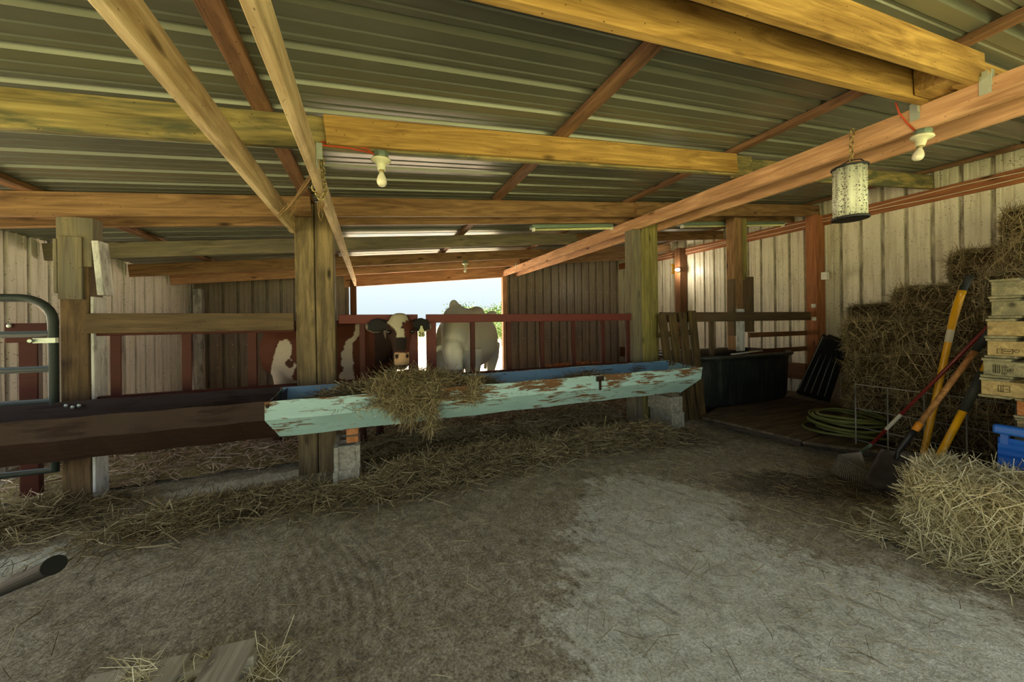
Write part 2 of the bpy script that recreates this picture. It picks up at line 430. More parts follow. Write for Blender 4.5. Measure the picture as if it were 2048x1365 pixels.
MAT['ink'] = plain('black_stamp_ink', (34, 30, 26), 0.8)
MAT['orangecable'] = plain('red_orange_cable', (186, 74, 40), 0.45)
MAT['whitecable'] = plain('white_cable', (226, 214, 190), 0.5)
MAT['twine'] = plain('tan_twine', (134, 106, 70), 0.9)
MAT['brass'] = plain('tarnished_brass_chain', (164, 146, 96), 0.4, 0.7, 0.5)
MAT['tagyellow'] = plain('pale_yellow_tag', (214, 212, 156), 0.5)
MAT['trap'] = flypaper()
MAT['bark'] = plain('grey_bark', (92, 82, 66), 0.9)
def _unused(): pass
def emis(name, c, s):
    m = NT(name, 0.3); m.b.inputs['Emission Color'].default_value = (*lin(c), 1); m.b.inputs['Emission Strength'].default_value = s
    m.color(lin(c)); return m.mat
MAT['litbulb'] = emis('lit_bulb', (255, 240, 214), 220.0)

# ---------------------------------------------------------------- strands (hay, straw, leaves)
def strands(pos, dirs, length, width, curl=0.35, seg=3, tone=None):
    """numpy arrays -> verts, quads, tone for thin bent ribbons"""
    N = len(pos)
    d = dirs / (np.linalg.norm(dirs, axis=1, keepdims=True) + 1e-9)
    rv = rng.normal(size=(N, 3)); s = np.cross(d, rv); s /= np.linalg.norm(s, axis=1, keepdims=True) + 1e-9
    b = np.cross(d, s)
    cu = rng.normal(size=(N, 1)) * curl
    ts = np.linspace(-0.5, 0.5, seg + 1)
    V = np.zeros((N, seg + 1, 2, 3))
    for i, t in enumerate(ts):
        p = pos + d * (t * length)[:, None] + b * cu * ((t * t - 0.08) * 2 * length[:, None])
        w = (width * (1.0 - 0.5 * abs(t) * 2 * 0.6))[:, None] * s * 0.5
        V[:, i, 0] = p - w; V[:, i, 1] = p + w
    base = (np.arange(N) * (seg + 1) * 2)[:, None]
    F = np.concatenate([base + np.array([[2 * i, 2 * i + 1, 2 * i + 3, 2 * i + 2]]) for i in range(seg)], axis=0)
    if tone is None: tone = np.clip(rng.normal(0.5, 0.25, N), 0, 1)
    T = np.repeat(tone, (seg + 1) * 2)
    return V.reshape(-1, 3), F, T

def np_mesh(name, parts, mats, smooth=False):
    """parts: list of (verts, quads, tone, material index)"""
    vs = np.concatenate([p[0] for p in parts]); off = 0; fs = []; mi = []; tn = []
    for v, f, t, m in parts:
        fs.append(np.asarray(f) + off); mi.append(np.full(len(f), m)); tn.append(t); off += len(v)
    fs = np.concatenate(fs).astype(np.int32); mi = np.concatenate(mi).astype(np.int32); tn = np.concatenate(tn)
    me = bpy.data.meshes.new(name)
    me.vertices.add(len(vs)); me.vertices.foreach_set('co', vs.astype(np.float32).ravel())
    me.loops.add(fs.size); me.loops.foreach_set('vertex_index', fs.ravel())
    me.polygons.add(len(fs)); me.polygons.foreach_set('loop_start', np.arange(0, fs.size, 4, dtype=np.int32))
    me.polygons.foreach_set('material_index', mi)
    me.update(calc_edges=True); me.validate()
    a = me.attributes.new('tone', 'FLOAT', 'POINT'); a.data.foreach_set('value', tn.astype(np.float32))
    for m in mats: me.materials.append(m)
    return me

def grid_mesh(xs, ys, zf):
    X, Y = np.meshgrid(xs, ys, indexing='ij'); Z = zf(X, Y)
    V = np.stack([X, Y, Z], -1).reshape(-1, 3); nx, ny = len(xs), len(ys)
    i, j = np.meshgrid(np.arange(nx - 1), np.arange(ny - 1), indexing='ij')
    a = (i * ny + j).ravel(); F = np.stack([a, a + ny, a + ny + 1, a + 1], 1)
    return V, F, X, Y

def vnoise(X, Y, s, seed=0.0):
    f = np.vectorize(lambda x, y: noise.noise(Vector((x * s + seed, y * s - seed, seed))))
    return f(X, Y)

# ---------------------------------------------------------------- the setting
XL, XR, YB, YF = -3.2, 7.03, 8.8, -1.4       # inner faces of the walls; the front (YF) is open
SL = 0.0985
def zb(x): return 2.367 + SL * x             # underside of the rafters
RH = 0.178                                   # rafter depth
def ztin(x): return zb(x) + RH + 0.042

# dirt floor with relief
def blob(X, Y, items):
    h = np.zeros_like(X)
    for (x, y, rx, ry, ang, hh) in items:
        c, s = math.cos(ang), math.sin(ang); dx, dy = X - x, Y - y
        a = (dx * c + dy * s) / rx; b = (-dx * s + dy * c) / ry
        h = h + hh * np.exp(-(a * a + b * b))
    return h
PALE = [(1.45, 1.5, 0.62, 0.62, -0.5, 1.0), (1.95, 2.1, 0.5, 0.35, -0.9, 0.95), (2.15, 0.8, 0.75, 0.5, -0.6, 0.95), (1.05, 0.9, 0.4, 0.5, 0.0, 0.8), (2.35, 2.05, 0.5, 0.14, -1.1, 0.6),
        (-1.4, 3.1, 0.75, 0.16, 0.25, 0.85), (-1.05, 3.72, 0.65, 0.13, 0.1, 1.1), (-2.3, 2.8, 0.5, 0.3, 0.2, 0.5)]  # pale gravel; the strip between the posts also has doorway light painted in
STALL = [(1.5, 6.6, 6.0, 2.3, 0, 1.6)]
DARK_GROUND = [(3.3, 1.75, 0.75, 0.35, -0.4, 1.1), (4.2, 3.0, 0.9, 0.6, 0, 0.6), (3.0, 2.9, 0.6, 0.4, 0, 0.4), (-0.3, 2.0, 1.0, 0.5, 0.2, 0.35)]  # soft patches where the floor colour is darker brown
fx = np.concatenate([np.linspace(XL, -1.6, 33), np.linspace(-1.55, 3.6, 330), np.linspace(3.66, XR, 50)])
fy = np.concatenate([np.linspace(YF, 0.3, 20), np.linspace(0.33, 3.7, 190), np.linspace(3.75, YB + 0.1, 60)])
def floor_z(X, Y):
    z = 0.018 * vnoise(X, Y, 1.4, 3.1) + 0.010 * vnoise(X, Y, 5.0, 8.2) + 0.006 * vnoise(X, Y, 14.0, 1.7)
    rut = np.exp(-((X - 0.05 + 0.1 * Y) / 0.5) ** 2) * np.exp(-((Y - 1.7) / 0.9) ** 2)
    z = z + rut * 0.007 * np.sin((X + 0.16 * np.sin(Y * 2.6)) * 108)
    return z - 0.012
V, F, X, Y = grid_mesh(fx, fy, floor_z)
me = np_mesh('floor', [(V, F, np.zeros(len(V)), 0)], [MAT['floor']])
for nm, items in (('pale', PALE), ('stall', STALL), ('dark_ground', DARK_GROUND)):
    a = me.attributes.new(nm, 'FLOAT', 'POINT'); a.data.foreach_set('value', np.clip(blob(X, Y, items), 0, 1).astype(np.float32).ravel())
me.polygons.foreach_set('use_smooth', [True] * len(me.polygons))
tag(link('floor', me, None), kind='structure')

gm = MB(); gm.add([(-90, -60, -0.08), (90, -60, -0.08), (90, 140, -0.08), (-90, 140, -0.08)], [(0, 1, 2, 3)])
tag(gm.build('ground', MAT['field'], origin=(0, 0, -0.08)), kind='structure')

def ribbed(name, org, U, Vd, N, length, v0, v1, mat, period=0.25, splits=1, light_dots=None):
    """ribbed steel sheet: U across the ribs, V along them, N away from the room"""
    org, U, Vd, N = Vector(org), Vector(U), Vector(Vd), Vector(N)
    prof = [(0.0, 0.0), (0.055, 0.0), (0.061, 0.005), (0.075, 0.005), (0.081, 0.0), (0.135, 0.0), (0.141, 0.005), (0.155, 0.005), (0.161, 0.0),
            (0.190, 0.0), (0.203, 0.028), (0.230, 0.028), (0.243, 0.0)]
    us = []; k = 0
    while True:
        done = False
        for (a, h) in prof:
            u = k * period + a * period / 0.25
            if u > length: done = True; break
            us.append((u, h))
        if done: break
        k += 1
    us.append((length, 0.0))
    m = MB(); n = splits
    vs = []
    for (u, h) in us:
        a, b = v0(u), v1(u)
        for j in range(n + 1): vs.append(org + U * u + Vd * (a + (b - a) * j / n) + N * h)
    fs = [(i * (n + 1) + j, (i + 1) * (n + 1) + j, (i + 1) * (n + 1) + j + 1, i * (n + 1) + j + 1) for i in range(len(us) - 1) for j in range(n)]
    m.add(vs, fs)
    if light_dots:
        for (u, v) in light_dots: m.ball(org + U * u + Vd * v - N * 0.004, 0.011, (1, 0.5, 1), 6, 1)  # white beads painting the daylight dots of nail holes
    nv = len(vs)
    o = m.build(name, [mat, MAT['whiteplastic']], origin=org)
    at_ = o.data.attributes.new('rib', 'FLOAT', 'POINT'); at_.data.foreach_set('value', [1.0 if (i < nv and us[i // (n + 1)][1] > 0.01) else 0.0 for i in range(len(o.data.vertices))])
    sm = o.modifiers.new('thickness', 'SOLIDIFY'); sm.thickness = 0.002; sm.offset = 0
    return tag(o, kind='structure')

YL = 4.45                                     # unseen low side, left open up to here to let in more light
ribbed('wall_left', (XL, YL, -0.05), (0, 1, 0), (0, 0, 1), (-1, 0, 0), YB - YL, lambda u: 0, lambda u: ztin(XL) + 0.09, MAT['wall_white'])
ribbed('wall_right', (XR, YF, -0.05), (0, 1, 0), (0, 0, 1), (1, 0, 0), YB - YF, lambda u: 0, lambda u: ztin(XR) + 0.09, MAT['wall_cream'])
XO1, XO2 = -0.42, 3.25
hl = [(u, v) for u in np.arange(0.12, 2.7, 0.25) for v in (1.0, 1.55, 0.55)]
ribbed('wall_back', (XL, YB, -0.05), (1, 0, 0), (0, 0, 1), (0, 1, 0), XO1 - XL, lambda u: 0, lambda u: ztin(XL + u) + 0.07, MAT['wall_brown'], light_dots=hl)
hl = [(u, v) for u in np.arange(0.12, 3.7, 0.25) for v in (0.95, 1.55, 2.25)]
ribbed('wall_back', (XO2, YB, -0.05), (1, 0, 0), (0, 0, 1), (0, 1, 0), XR - XO2, lambda u: 0, lambda u: ztin(XO2 + u) + 0.07, MAT['wall_brown'], light_dots=hl)
# roof: ribs run up the slope (along X)
ca = math.atan(SL); rl = (XR - XL + 0.6) / math.cos(ca)
ribbed('ceiling', (XL - 0.3, YF - 0.3, ztin(XL - 0.3)), (0, 1, 0), (math.cos(ca), 0, math.sin(ca)), (-math.sin(ca), 0, math.cos(ca)),
       YB - YF + 0.7, lambda u: 0, lambda u: rl, MAT['roof'])

# ---------------------------------------------------------------- roof timbers
def rafter(name, x0, x1, y, mat, label, w=0.04, group='sloping roof rafters', h=RH):
    o = board(name, (x0, y, zb(x0) + h / 2), (x1, y, zb(x1) + h / 2), w, h, mat)
    return tag(o, label, 'rafter', group)
XM = 3.27                                     # the long beam on the right
rafter('roof_rafter', XL + 0.03, 3.33, 0.90, MAT['yellow'], 'golden timber rafter nearest the camera at the top right')
rafter('roof_rafter', XL + 0.03, 3.33, 1.10, MAT['yellow'], 'golden timber rafter just behind the nearest one, below it in the picture')
rafter('roof_rafter', XL + 0.03, 3.36, 2.27, MAT['yellow_dirty'], 'mould-stained olive rafter that carries the first bulb and yellow board')
rafter('roof_rafter', XL + 0.03, -0.475, 3.64, MAT['orange'], 'orange-brown front rafter left of the tall double post')
rafter('roof_rafter', -0.31, 3.36, 3.64, MAT['orange'], 'orange-brown front rafter right of the tall double post')
rafter('roof_rafter', XL + 0.03, 3.36, 3.95, MAT['orange'], 'orange-brown rafter tucked behind the posts, carrying the tube light')
rafter('roof_rafter', XL + 0.03, 3.36, 5.30, MAT['greywood'], 'greyish olive rafter first beyond the row of posts')
rafter('roof_rafter', XL + 0.03, 3.36, 6.72, MAT['orange'], 'reddish rafter carrying the small far bulb')
rafter('roof_rafter', XL + 0.03, 3.36, 7.85, MAT['pink'], 'pale pinkish rafter last before the back wall')
o = board('door_header', (XO1 - 0.1, YB - 0.05, zb(XO1) + 0.01), (XO2 + 0.1, YB - 0.05, zb(XO2) + 0.01), 0.04, 0.34, MAT['pink'])
tag(o, 'pinkish board across the top of the open back doorway', 'header board')
for y, mt, lb in ((0.94, 'yellow', 'short golden rafter right of the long beam, nearest the camera'),
                  (2.31, 'yellow_dirty', 'dull olive rafter right of the long beam behind the fly trap'),
                  (3.60, 'orange', 'rafter above the thin right post, running to the right wall'),
                  (3.99, 'orange', 'rafter above the right tube light, running to the right wall'),
                  (5.34, 'orange', 'brown rafter beyond the thin right post'),
                  (6.76, 'orange', 'brown rafter near the glowing bulb on the right wall'),
                  (7.89, 'orange', 'hindmost brown rafter right of the long beam')):
    rafter('roof_rafter', 3.16, XR - 0.02, y, MAT[mt], lb)
tag(board('spacer_block', (3.05, 1.0, zb(3.05) + 0.09), (3.3, 1.0, zb(3.3) + 0.09), 0.15, 0.15, MAT['yellow']),
    'dark stubby block wedged between the two golden rafter ends', 'block')
tag(board('nailed_board', (atY(650, 262, 2.245).x, 2.235, zb(atY(650, 262, 2.245).x) + 0.095), (3.12, 2.235, zb(3.12) + 0.095), 0.028, 0.165, MAT['yellow']),
    'bright yellow board nailed along the face of the mouldy rafter', 'board')
for i, (x, lb) in enumerate(((-2.26, 'flat roof purlin nearest the left wall'), (-0.52, 'broad brown purlin at top left between the pale sloping-looking beams'),
              (1.30, 'red-brown purlin crossing the middle of the roof'), (3.07, 'brown purlin just left of the long right beam'),
              (4.85, 'purlin hidden mostly above the long right beam'), (6.72, 'purlin close to the top of the right wall'))):
    o = board('roof_purlin', (x, YF, zb(x) + RH + 0.02), (x, YB, zb(x) + RH + 0.02), 0.09, 0.04, MAT['purlin'], up=(-SL, 0, 1))
    tag(o, lb, 'purlin', 'flat purlins under the roof sheets')

def beam(name, x, y0, y1, zbot, h, w, mat, label):
    return tag(board(name, (x, y0, zbot + h / 2), (x, y1, zbot + h / 2), w, h, mat), label, 'beam')
beam('support_beam', -0.625, YF, 3.66, 2.165, 0.145, 0.04, MAT['pale'], 'pale beam at upper left ending against the left of the double post')
beam('support_beam', -0.285, YF, YB - 0.1, 2.19, 0.145, 0.04, MAT['pale'], 'long pale beam with the hanging chain, running to the back doorway')
g = empty('main_beam', (XM, 3.5, 2.535), 'long double-board beam on the right resting on the olive post', 'beam')
board('beam_board', (XM, YF, 2.535 + 0.078), (XM, YB - 0.06, 2.535 + 0.078), 0.04, 0.152, MAT['pink'], g)
board('beam_board', (3.595, YF, 2.535 + 0.078), (3.595, YB - 0.06, 2.535 + 0.078), 0.04, 0.152, MAT['pink'], g)

# ---------------------------------------------------------------- posts
g = empty('fence_post', (-2.036, 3.74, 0), 'left fence post with scrap boards nailed round its top', 'post')
board('post_timber', (-2.036, 3.74, -0.02), (-2.036, 3.74, zb(-2.0) - 0.005), 0.158, 0.158, MAT['post'], g, up=(0, 1, 0), bevel=0.008)
tag(board('lit_side_plank', (-1.945, 3.745, 0.0), (-1.945, 3.745, 1.58), 0.018, 0.15, MAT['whitewash_and_light'], g, up=(0, 1, 0)), 'white plank standing in for light on the right side of the post')  # white plank added to paint the doorway light on this face
board('scrap_board', (-2.04, 3.645, 1.555), (-2.04, 3.645, 2.02), 0.13, 0.03, MAT['greywood'], g, up=(0, 1, 0))
board('scrap_board', (-2.13, 3.70, 1.60), (-2.13, 3.70, 2.0), 0.022, 0.10, MAT['greywood'], g, up=(0, 1, 0))
board('scrap_board', (-1.965, 3.655, 1.80), (-1.965, 3.655, 2.01), 0.07, 0.022, MAT['greywood'], g, up=(0, 1, 0))
tag(board('scrap_board', (-1.88, 3.70, 1.59), (-1.91, 3.70, 2.0), 0.04, 0.12, MAT['whitewash_and_light'], g, up=(0, 1, 0)), 'tilted scrap board whitened on one face')
board('top_block', (-2.02, 3.70, 2.0), (-2.02, 3.70, zb(-2.0) - 0.002), 0.2, 0.11, MAT['greywood'], g, up=(0, 1, 0))

g = empty('double_post', (-0.46, 3.74, 0), 'tall double post of two weathered timbers left of the brown cow', 'post')
board('post_timber', (-0.525, 3.74, -0.02), (-0.54, 3.74, ztin(-0.5) - 0.09), 0.155, 0.16, MAT['cpost'], g, up=(0, 1, 0), bevel=0.01)
board('post_timber', (-0.365, 3.74, -0.02), (-0.38, 3.74, ztin(-0.5) - 0.09), 0.155, 0.16, MAT['cpost'], g, up=(0, 1, 0), bevel=0.01)
g = empty('double_post', (3.4, 3.74, 0), 'olive double post under the long right beam with a grey board beside it', 'post')
board('post_timber', (3.367, 3.76, -0.02), (3.367, 3.76, zb(3.37)), 0.135, 0.2, MAT['olive'], g, up=(0, 1, 0), bevel=0.008)
board('post_timber', (3.506, 3.76, -0.02), (3.506, 3.76, zb(3.5)), 0.135, 0.2, MAT['olive'], g, up=(0, 1, 0), bevel=0.008)
tag(board('side_board', (3.228, 3.74, -0.02), (3.228, 3.74, 2.53), 0.138, 0.15, MAT['greywood'], g, up=(0, 1, 0)), 'rough-sawn grey board')
g = empty('thin_post', (5.24, 3.76, 0), 'thin right post behind the black tank with short boards clamped to it', 'post')
board('post_timber', (5.18, 3.76, 0.88), (5.18, 3.76, zb(5.2)), 0.17, 0.14, MAT['orange'], g, up=(0, 1, 0))
tag(board('side_board', (5.33, 3.77, 1.95), (5.33, 3.77, zb(5.3)), 0.1, 0.14, MAT['olive'], g, up=(0, 1, 0)), 'olive side board')
board('splice_board', (5.39, 3.70, 1.15), (5.39, 3.70, 1.99), 0.09, 0.12, MAT['railwood'], g, up=(0, 1, 0))
board('splice_board', (5.05, 3.72, 1.1), (5.05, 3.72, 1.95), 0.04, 0.1, MAT['railwood'], g, up=(0, 1, 0))
tag(board('lower_block', (5.17, 3.675, 0.87), (5.17, 3.675, 1.5), 0.16, 0.03, MAT['whitewash_and_light'], g, up=(0, 1, 0)), 'whitened lower plank')
tag(board('wall_post', (6.9, 3.60, 0), (6.9, 3.60, zb(6.9) - 0.0), 0.22, 0.16, MAT['girt'], up=(0, 1, 0)),
    'orange-brown wall post with the light switch at the right wall', 'post')
tag(board('wall_post', (6.9, 6.35, 0), (6.9, 6.35, zb(6.9)), 0.22, 0.16, MAT['brown'], up=(0, 1, 0)),
    'dark brown wall post behind the glowing bulb', 'post')
tag(board('door_post', (-0.33, YB - 0.08, 0), (-0.33, YB - 0.08, zb(-0.33)), 0.13, 0.13, MAT['brown'], up=(0, 1, 0)),
    'dark post at the left side of the open back doorway', 'post')
tag(board('door_post', (3.29, YB - 0.08, 0), (3.29, YB - 0.08, 2.53), 0.12, 0.12, MAT['pink'], up=(0, 1, 0)),
    'pinkish post at the right side of the open back doorway', 'post')
tag(board('corner_post', (-3.08, YB - 0.12, 0), (-3.08, YB - 0.12, zb(-3.08)), 0.14, 0.14, MAT['whitewash_and_light'], up=(0, 1, 0)),
    'whitish post in the far left corner of the barn', 'post')
tag(board('wall_girt', (XR - 0.035, YF, 2.965), (XR - 0.035, YB - 0.1, 2.965), 0.05, 0.165, MAT['girt']),
    'long orange board along the top of the right wall', 'board')
tag(board('skirting_board', (XR - 0.04, 3.8, 0.42), (XR - 0.04, YB - 0.1, 0.42), 0.05, 0.28, MAT['brown']),
    'reddish kick board along the foot of the right wall', 'board')

# ---------------------------------------------------------------- fence
tag(board('fence_rail', (-1.955, 3.64, 1.376), (-0.62, 3.64, 1.376), 0.04, 0.15, MAT['railwood']),
    'weathered wooden rail between the left post and double post', 'rail')
tag(board('fence_rail', (3.58, 3.64, 1.385), (6.86, 3.64, 1.385), 0.04, 0.135, MAT['railwood']),
    'long wooden rail above the black tank running to the right wall', 'rail')
tag(board('fence_board', (5.4, 3.70, 1.10), (6.86, 3.70, 1.10), 0.03, 0.075, MAT['brown']), 'upper of two thin boards right of the thin post', 'board')
tag(board('fence_board', (5.4, 3.70, 0.84), (6.86, 3.70, 0.84), 0.03, 0.075, MAT['brown']), 'lower of two thin boards right of the thin post', 'board')
tag(board('fence_stile', (4.62, 3.72, 0.1), (4.62, 3.72, 1.32), 0.07, 0.04, MAT['railwood'], up=(0, 1, 0)), 'short grey upright between the leaning planks and thin post', 'upright')

def feed_panel(label, x0, x1, bars, mat, rail=(1.35, 1.437), loww=0.05, bw=0.05):
    g = empty('feed_barrier', ((x0 + x1) / 2, 3.72, 0.76), label, 'feed barrier', 'steel feed barriers between the posts')
    m = MB(); m.bar((x0, 3.72, sum(rail) / 2), (x1, 3.72, sum(rail) / 2), 0.05, rail[1] - rail[0]); m.build('top_rail', mat, g, bevel=0.006)
    m = MB(); m.bar((x0, 3.72, 0.79), (x1, 3.72, 0.79), 0.05, loww); m.build('bottom_rail', MAT['redbrown'], g, bevel=0.006)
    for b in bars:
        x, w = b if isinstance(b, tuple) else (b, bw)
        m = MB(); m.bar((x, 3.72, 0.81), (x, 3.72, rail[0] + 0.005), 0.04, w, up=(1, 0, 0)); m.build('bar', mat if w > 0.07 else MAT['redbrown'], g, bevel=0.005)
    return g
feed_panel('red steel feed barrier left of the double post below the wooden rail', -1.95, -0.62, [-1.83, -1.397, -0.949], MAT['redbrown'], rail=(1.28, 1.33), bw=0.065)
feed_panel('red steel feed barrier the brown cow pushes its head over', -0.27, 0.455, [-0.065, (0.408, 0.095)], MAT['redsteel'])
feed_panel('long red steel feed barrier in front of the white cow', 0.54, 3.15, [(0.59, 0.1), 1.031, 1.448, 1.862, 2.287, 2.716, 3.106], MAT['redsteel'])
tag(board('kick_plank', (-1.95, 3.78, 0.72), (-0.62, 3.78, 0.72), 0.03, 0.16, MAT['brown']), 'dark plank along the bottom of the left feed barrier', 'plank')

# red steel frame behind the left gate
g = empty('steel_frame', (-2.4, 4.05, 0), 'dull red steel upright and crosspiece behind the tube gate', 'frame')
m = MB(); a = atY(40, 640, 4.05); b = atY(80, 640, 4.05); m.bar(((a.x + b.x) / 2, 4.05, 0), ((a.x + b.x) / 2, 4.05, 1.36), 0.05, b.x - a.x, up=(1, 0, 0)); m.build('upright', MAT['redbrown'], g, bevel=0.006)
m = MB(); a = atY(12, 650, 4.0); b = atY(104, 650, 4.0); m.bar((a.x, 4.0, 1.31), (b.x, 4.0, 1.31), 0.04, 0.15); m.build('crosspiece', MAT['redbrown'], g, bevel=0.006)
m = MB(); m.ball(atY(18, 652, 3.97), 0.016, (1, 0.5, 1)); m.build('bolt', MAT['zinc'], g)

# tube gate at the far left
g = empty('tube_gate', (-2.6, 3.52, 0.5), 'dark green tube gate with rounded corner at the far left', 'gate')
gx = -2.065; pts = [(-3.1, 3.52, 1.555), (gx - 0.16, 3.52, 1.555)]
for k in range(1, 7):
    t = math.pi / 2 * k / 6; pts.append((gx - 0.16 + 0.16 * math.sin(t), 3.52, 1.395 + 0.16 * math.cos(t)))
pts += [(gx, 3.52, 0.35), (-3.1, 3.52, 0.35)]
m = MB(); m.tube(pts, 0.027, 12); m.build('outer_tube', MAT['gate'], g)
for z in (1.305, 1.06, 0.83, 0.6):
    m = MB(); m.tube([(-3.1, 3.52, z), (gx, 3.52, z)], 0.023, 10); m.build('crossbar', MAT['gate'], g)
m = MB(); m.tube([(-3.1, 3.52, 1.57), (-3.1, 3.52, 0.02)], 0.027, 10); m.build('hinge_stile', MAT['gate'], g)
m = MB(); m.box((gx - 0.02, 3.49, 1.26), (0.11, 0.03, 0.035)); m.tube([(gx - 0.075, 3.45, 1.26), (gx - 0.075, 3.53, 1.26)], 0.012, 8); m.build('latch', MAT['zinc'], g)

# ---------------------------------------------------------------- troughs
def trough(name, x0, x1, mat, inner, label, endl, endr, dy=0.0):
    prof = [(3.0, 0.80), (3.0, 0.665), (3.15, 0.50), (3.36, 0.50), (3.47, 0.665), (3.5, 0.825)]
    prof = [(y + dy, z) for y, z in prof]
    g = empty(name, ((x0 + x1) / 2, 3.25, 0.5), label, 'trough')
    m = MB(); n = 24; vs = []
    for i in range(n + 1):
        x = x0 + (x1 - x0) * i / n
        for k, (y, z) in enumerate(prof):
            sh = 0.0
            if i == 0: sh = endl[k]
            if i == n: sh = endr[k]
            wob = 0.006 * math.sin(i * 1.7 + k)
            vs.append((x + sh, y + wob * 0.4, z + wob * 0.5))
    K = len(prof)
    m.add(vs, [(i * K + k, i * K + k + 1, (i + 1) * K + k + 1, (i + 1) * K + k) for i in range(n) for k in range(K - 1)])
    o = m.build('trough_shell', [mat], g, origin=((x0 + x1) / 2, 3.25, 0.5))
    s = o.modifiers.new('thickness', 'SOLIDIFY'); s.thickness = 0.006; s.offset = -1
    for e, vsl in (('end_plate', vs[:K]), ('end_plate', vs[-K:])):
        mm = MB(); dxe = 0.012 if vsl is not vs[:K] and vsl[0][0] < (x0 + x1) / 2 else -0.012
        A = [Vector(v) + Vector((dxe, 0.008, -0.01)) for v in vsl]; B = [v + Vector((0.004, 0, 0)) for v in A]
        mm.add(A + B, [tuple(range(K)), tuple(range(2 * K - 1, K - 1, -1))] + [(k, (k + 1) % K, K + (k + 1) % K, K + k) for k in range(K)])
        mm.build(e, mat, g)
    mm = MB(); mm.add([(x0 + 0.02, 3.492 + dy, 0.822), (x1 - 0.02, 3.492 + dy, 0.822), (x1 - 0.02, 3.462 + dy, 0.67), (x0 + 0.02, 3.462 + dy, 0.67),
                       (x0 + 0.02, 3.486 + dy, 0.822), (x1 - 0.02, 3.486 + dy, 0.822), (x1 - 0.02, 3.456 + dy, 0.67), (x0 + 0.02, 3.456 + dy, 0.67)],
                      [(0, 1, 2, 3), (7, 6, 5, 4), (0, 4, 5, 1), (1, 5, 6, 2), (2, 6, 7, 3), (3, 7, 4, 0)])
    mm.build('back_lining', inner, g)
    return g
TB = trough('feed_trough', -3.12, -0.64, MAT['rust'], MAT['rust'], 'dark rusted steel feed trough on the left', [0] * 6, [0] * 6, 0.012)
m = MB()
for (u, v) in ((132, 812), (145, 815), (158, 812)): m.ball(atY(u, v, 3.47), 0.013, (1, 0.5, 1), 8)
m.build('bolt', MAT['zinc'], TB)
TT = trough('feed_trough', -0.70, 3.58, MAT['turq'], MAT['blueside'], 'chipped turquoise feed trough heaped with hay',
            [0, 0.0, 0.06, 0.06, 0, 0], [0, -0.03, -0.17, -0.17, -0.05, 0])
m = MB(); m.ball(atY(535, 813, 2.995), 0.014, (1, 0.5, 1), 8); m.build('bolt', MAT['rust'], TT)
m = MB(); c = atY(1200, 750, 2.995); m.box((c.x, 2.993, 0.765), (0.09, 0.008, 0.05)); m.box((c.x, 2.993, 0.70), (0.025, 0.008, 0.1)); m.build('strap', MAT['rust'], TT)

# concrete blocks under the trough
def block(name, x, y, z, rz, label, group):
    g = bpy.data.objects.new(name, None)
    m = MB(); L, Wd, Hh = 0.38, 0.19, 0.188
    c = Vector((x, y, z + Hh / 2)); ax = (Vector((math.cos(rz), math.sin(rz), 0)), Vector((-math.sin(rz), math.cos(rz), 0)), Vector((0, 0, 1)))
    def bx(ox, oy, sx, sy): m.box(c + ax[0] * ox + ax[1] * oy, (sx, sy, Hh), ax)
    # two side webs, two inset ends and a middle web leave the two cells open
    bx(-0.078, 0, 0.034, L); bx(0.078, 0, 0.034, L)
    for oy in (-L / 2 + 0.028, 0, L / 2 - 0.028): bx(0, oy, 0.122, 0.03)
    return tag(m.build(name, MAT['concrete'], bevel=0.004), label, 'concrete block', group)
block('concrete_block', -0.183, 3.29, 0.0, 0.0, 'lower concrete block of the pair under the trough beside the double post', 'concrete blocks propping the trough')
block('concrete_block', -0.18, 3.29, 0.189, 0.02, 'upper concrete block of the pair beside the double post, wood scraps on top', 'concrete blocks propping the trough')
block('concrete_block', 3.45, 3.42, 0.04, -0.05, 'lower concrete block of the pair under the right end of the trough', 'concrete blocks propping the trough')
block('concrete_block', 3.43, 3.43, 0.23, 0.02, 'upper concrete block of the pair under the right end of the trough', 'concrete blocks propping the trough')
for z, lb, mt in ((0.378, 'lower orange wood offcut on the near concrete blocks', 'brick'), (0.442, 'upper orange wood offcut touching the bottom of the trough', 'brick')):
    tag(board('wood_offcut', (-0.14, 3.17, z + 0.027), (-0.14, 3.40, z + 0.027), 0.09, 0.05, MAT[mt]), lb, 'offcut', 'offcuts shimming the trough')
tag(board('wood_shim', (-0.14, 3.17, 0.436), (-0.14, 3.40, 0.436), 0.092, 0.010, MAT['greywood']), 'thin grey shim between the two orange offcuts', 'shim')
tag(board('wood_offcut', (3.42, 3.25, 0.46), (3.42, 3.5, 0.46), 0.12, 0.075, MAT['greywood']), 'grey offcut between the right blocks and trough', 'offcut')

# leaning plank panel
g = empty('plank_panel', (3.85, 3.4, 0.03), 'old dark plank panel leaning by the right end of the trough', 'panel')
tl, tr_ = atY(1313, 630, 3.57), atY(1393, 624, 3.57); bl = Vector((3.60, 3.44, 0.04)); br = Vector((4.02, 3.31, 0.04))
br = atZ(1413, 838, 0.04); bl = br + Vector((-0.5, 0.12, 0))
for k in range(4):
    a0 = (k + 0.5) / 4
    t_, b_ = tl.lerp(tr_, a0), bl.lerp(br, a0); t_.z += (0.012, -0.01, 0.0, 0.02)[k]
    board('plank', b_, t_, 0.025, 0.125 if k < 3 else 0.13, MAT['oldplank'], g, up=(tr_ - tl).normalized(), bevel=0.003)
for s_ in (0.25, 0.8):
    a, b = bl.lerp(tl, s_), br.lerp(tr_, s_); off = Vector((0, 0.035, 0.01)); board('batten', a + off, b + off, 0.03, 0.07, MAT['oldplank'], g)

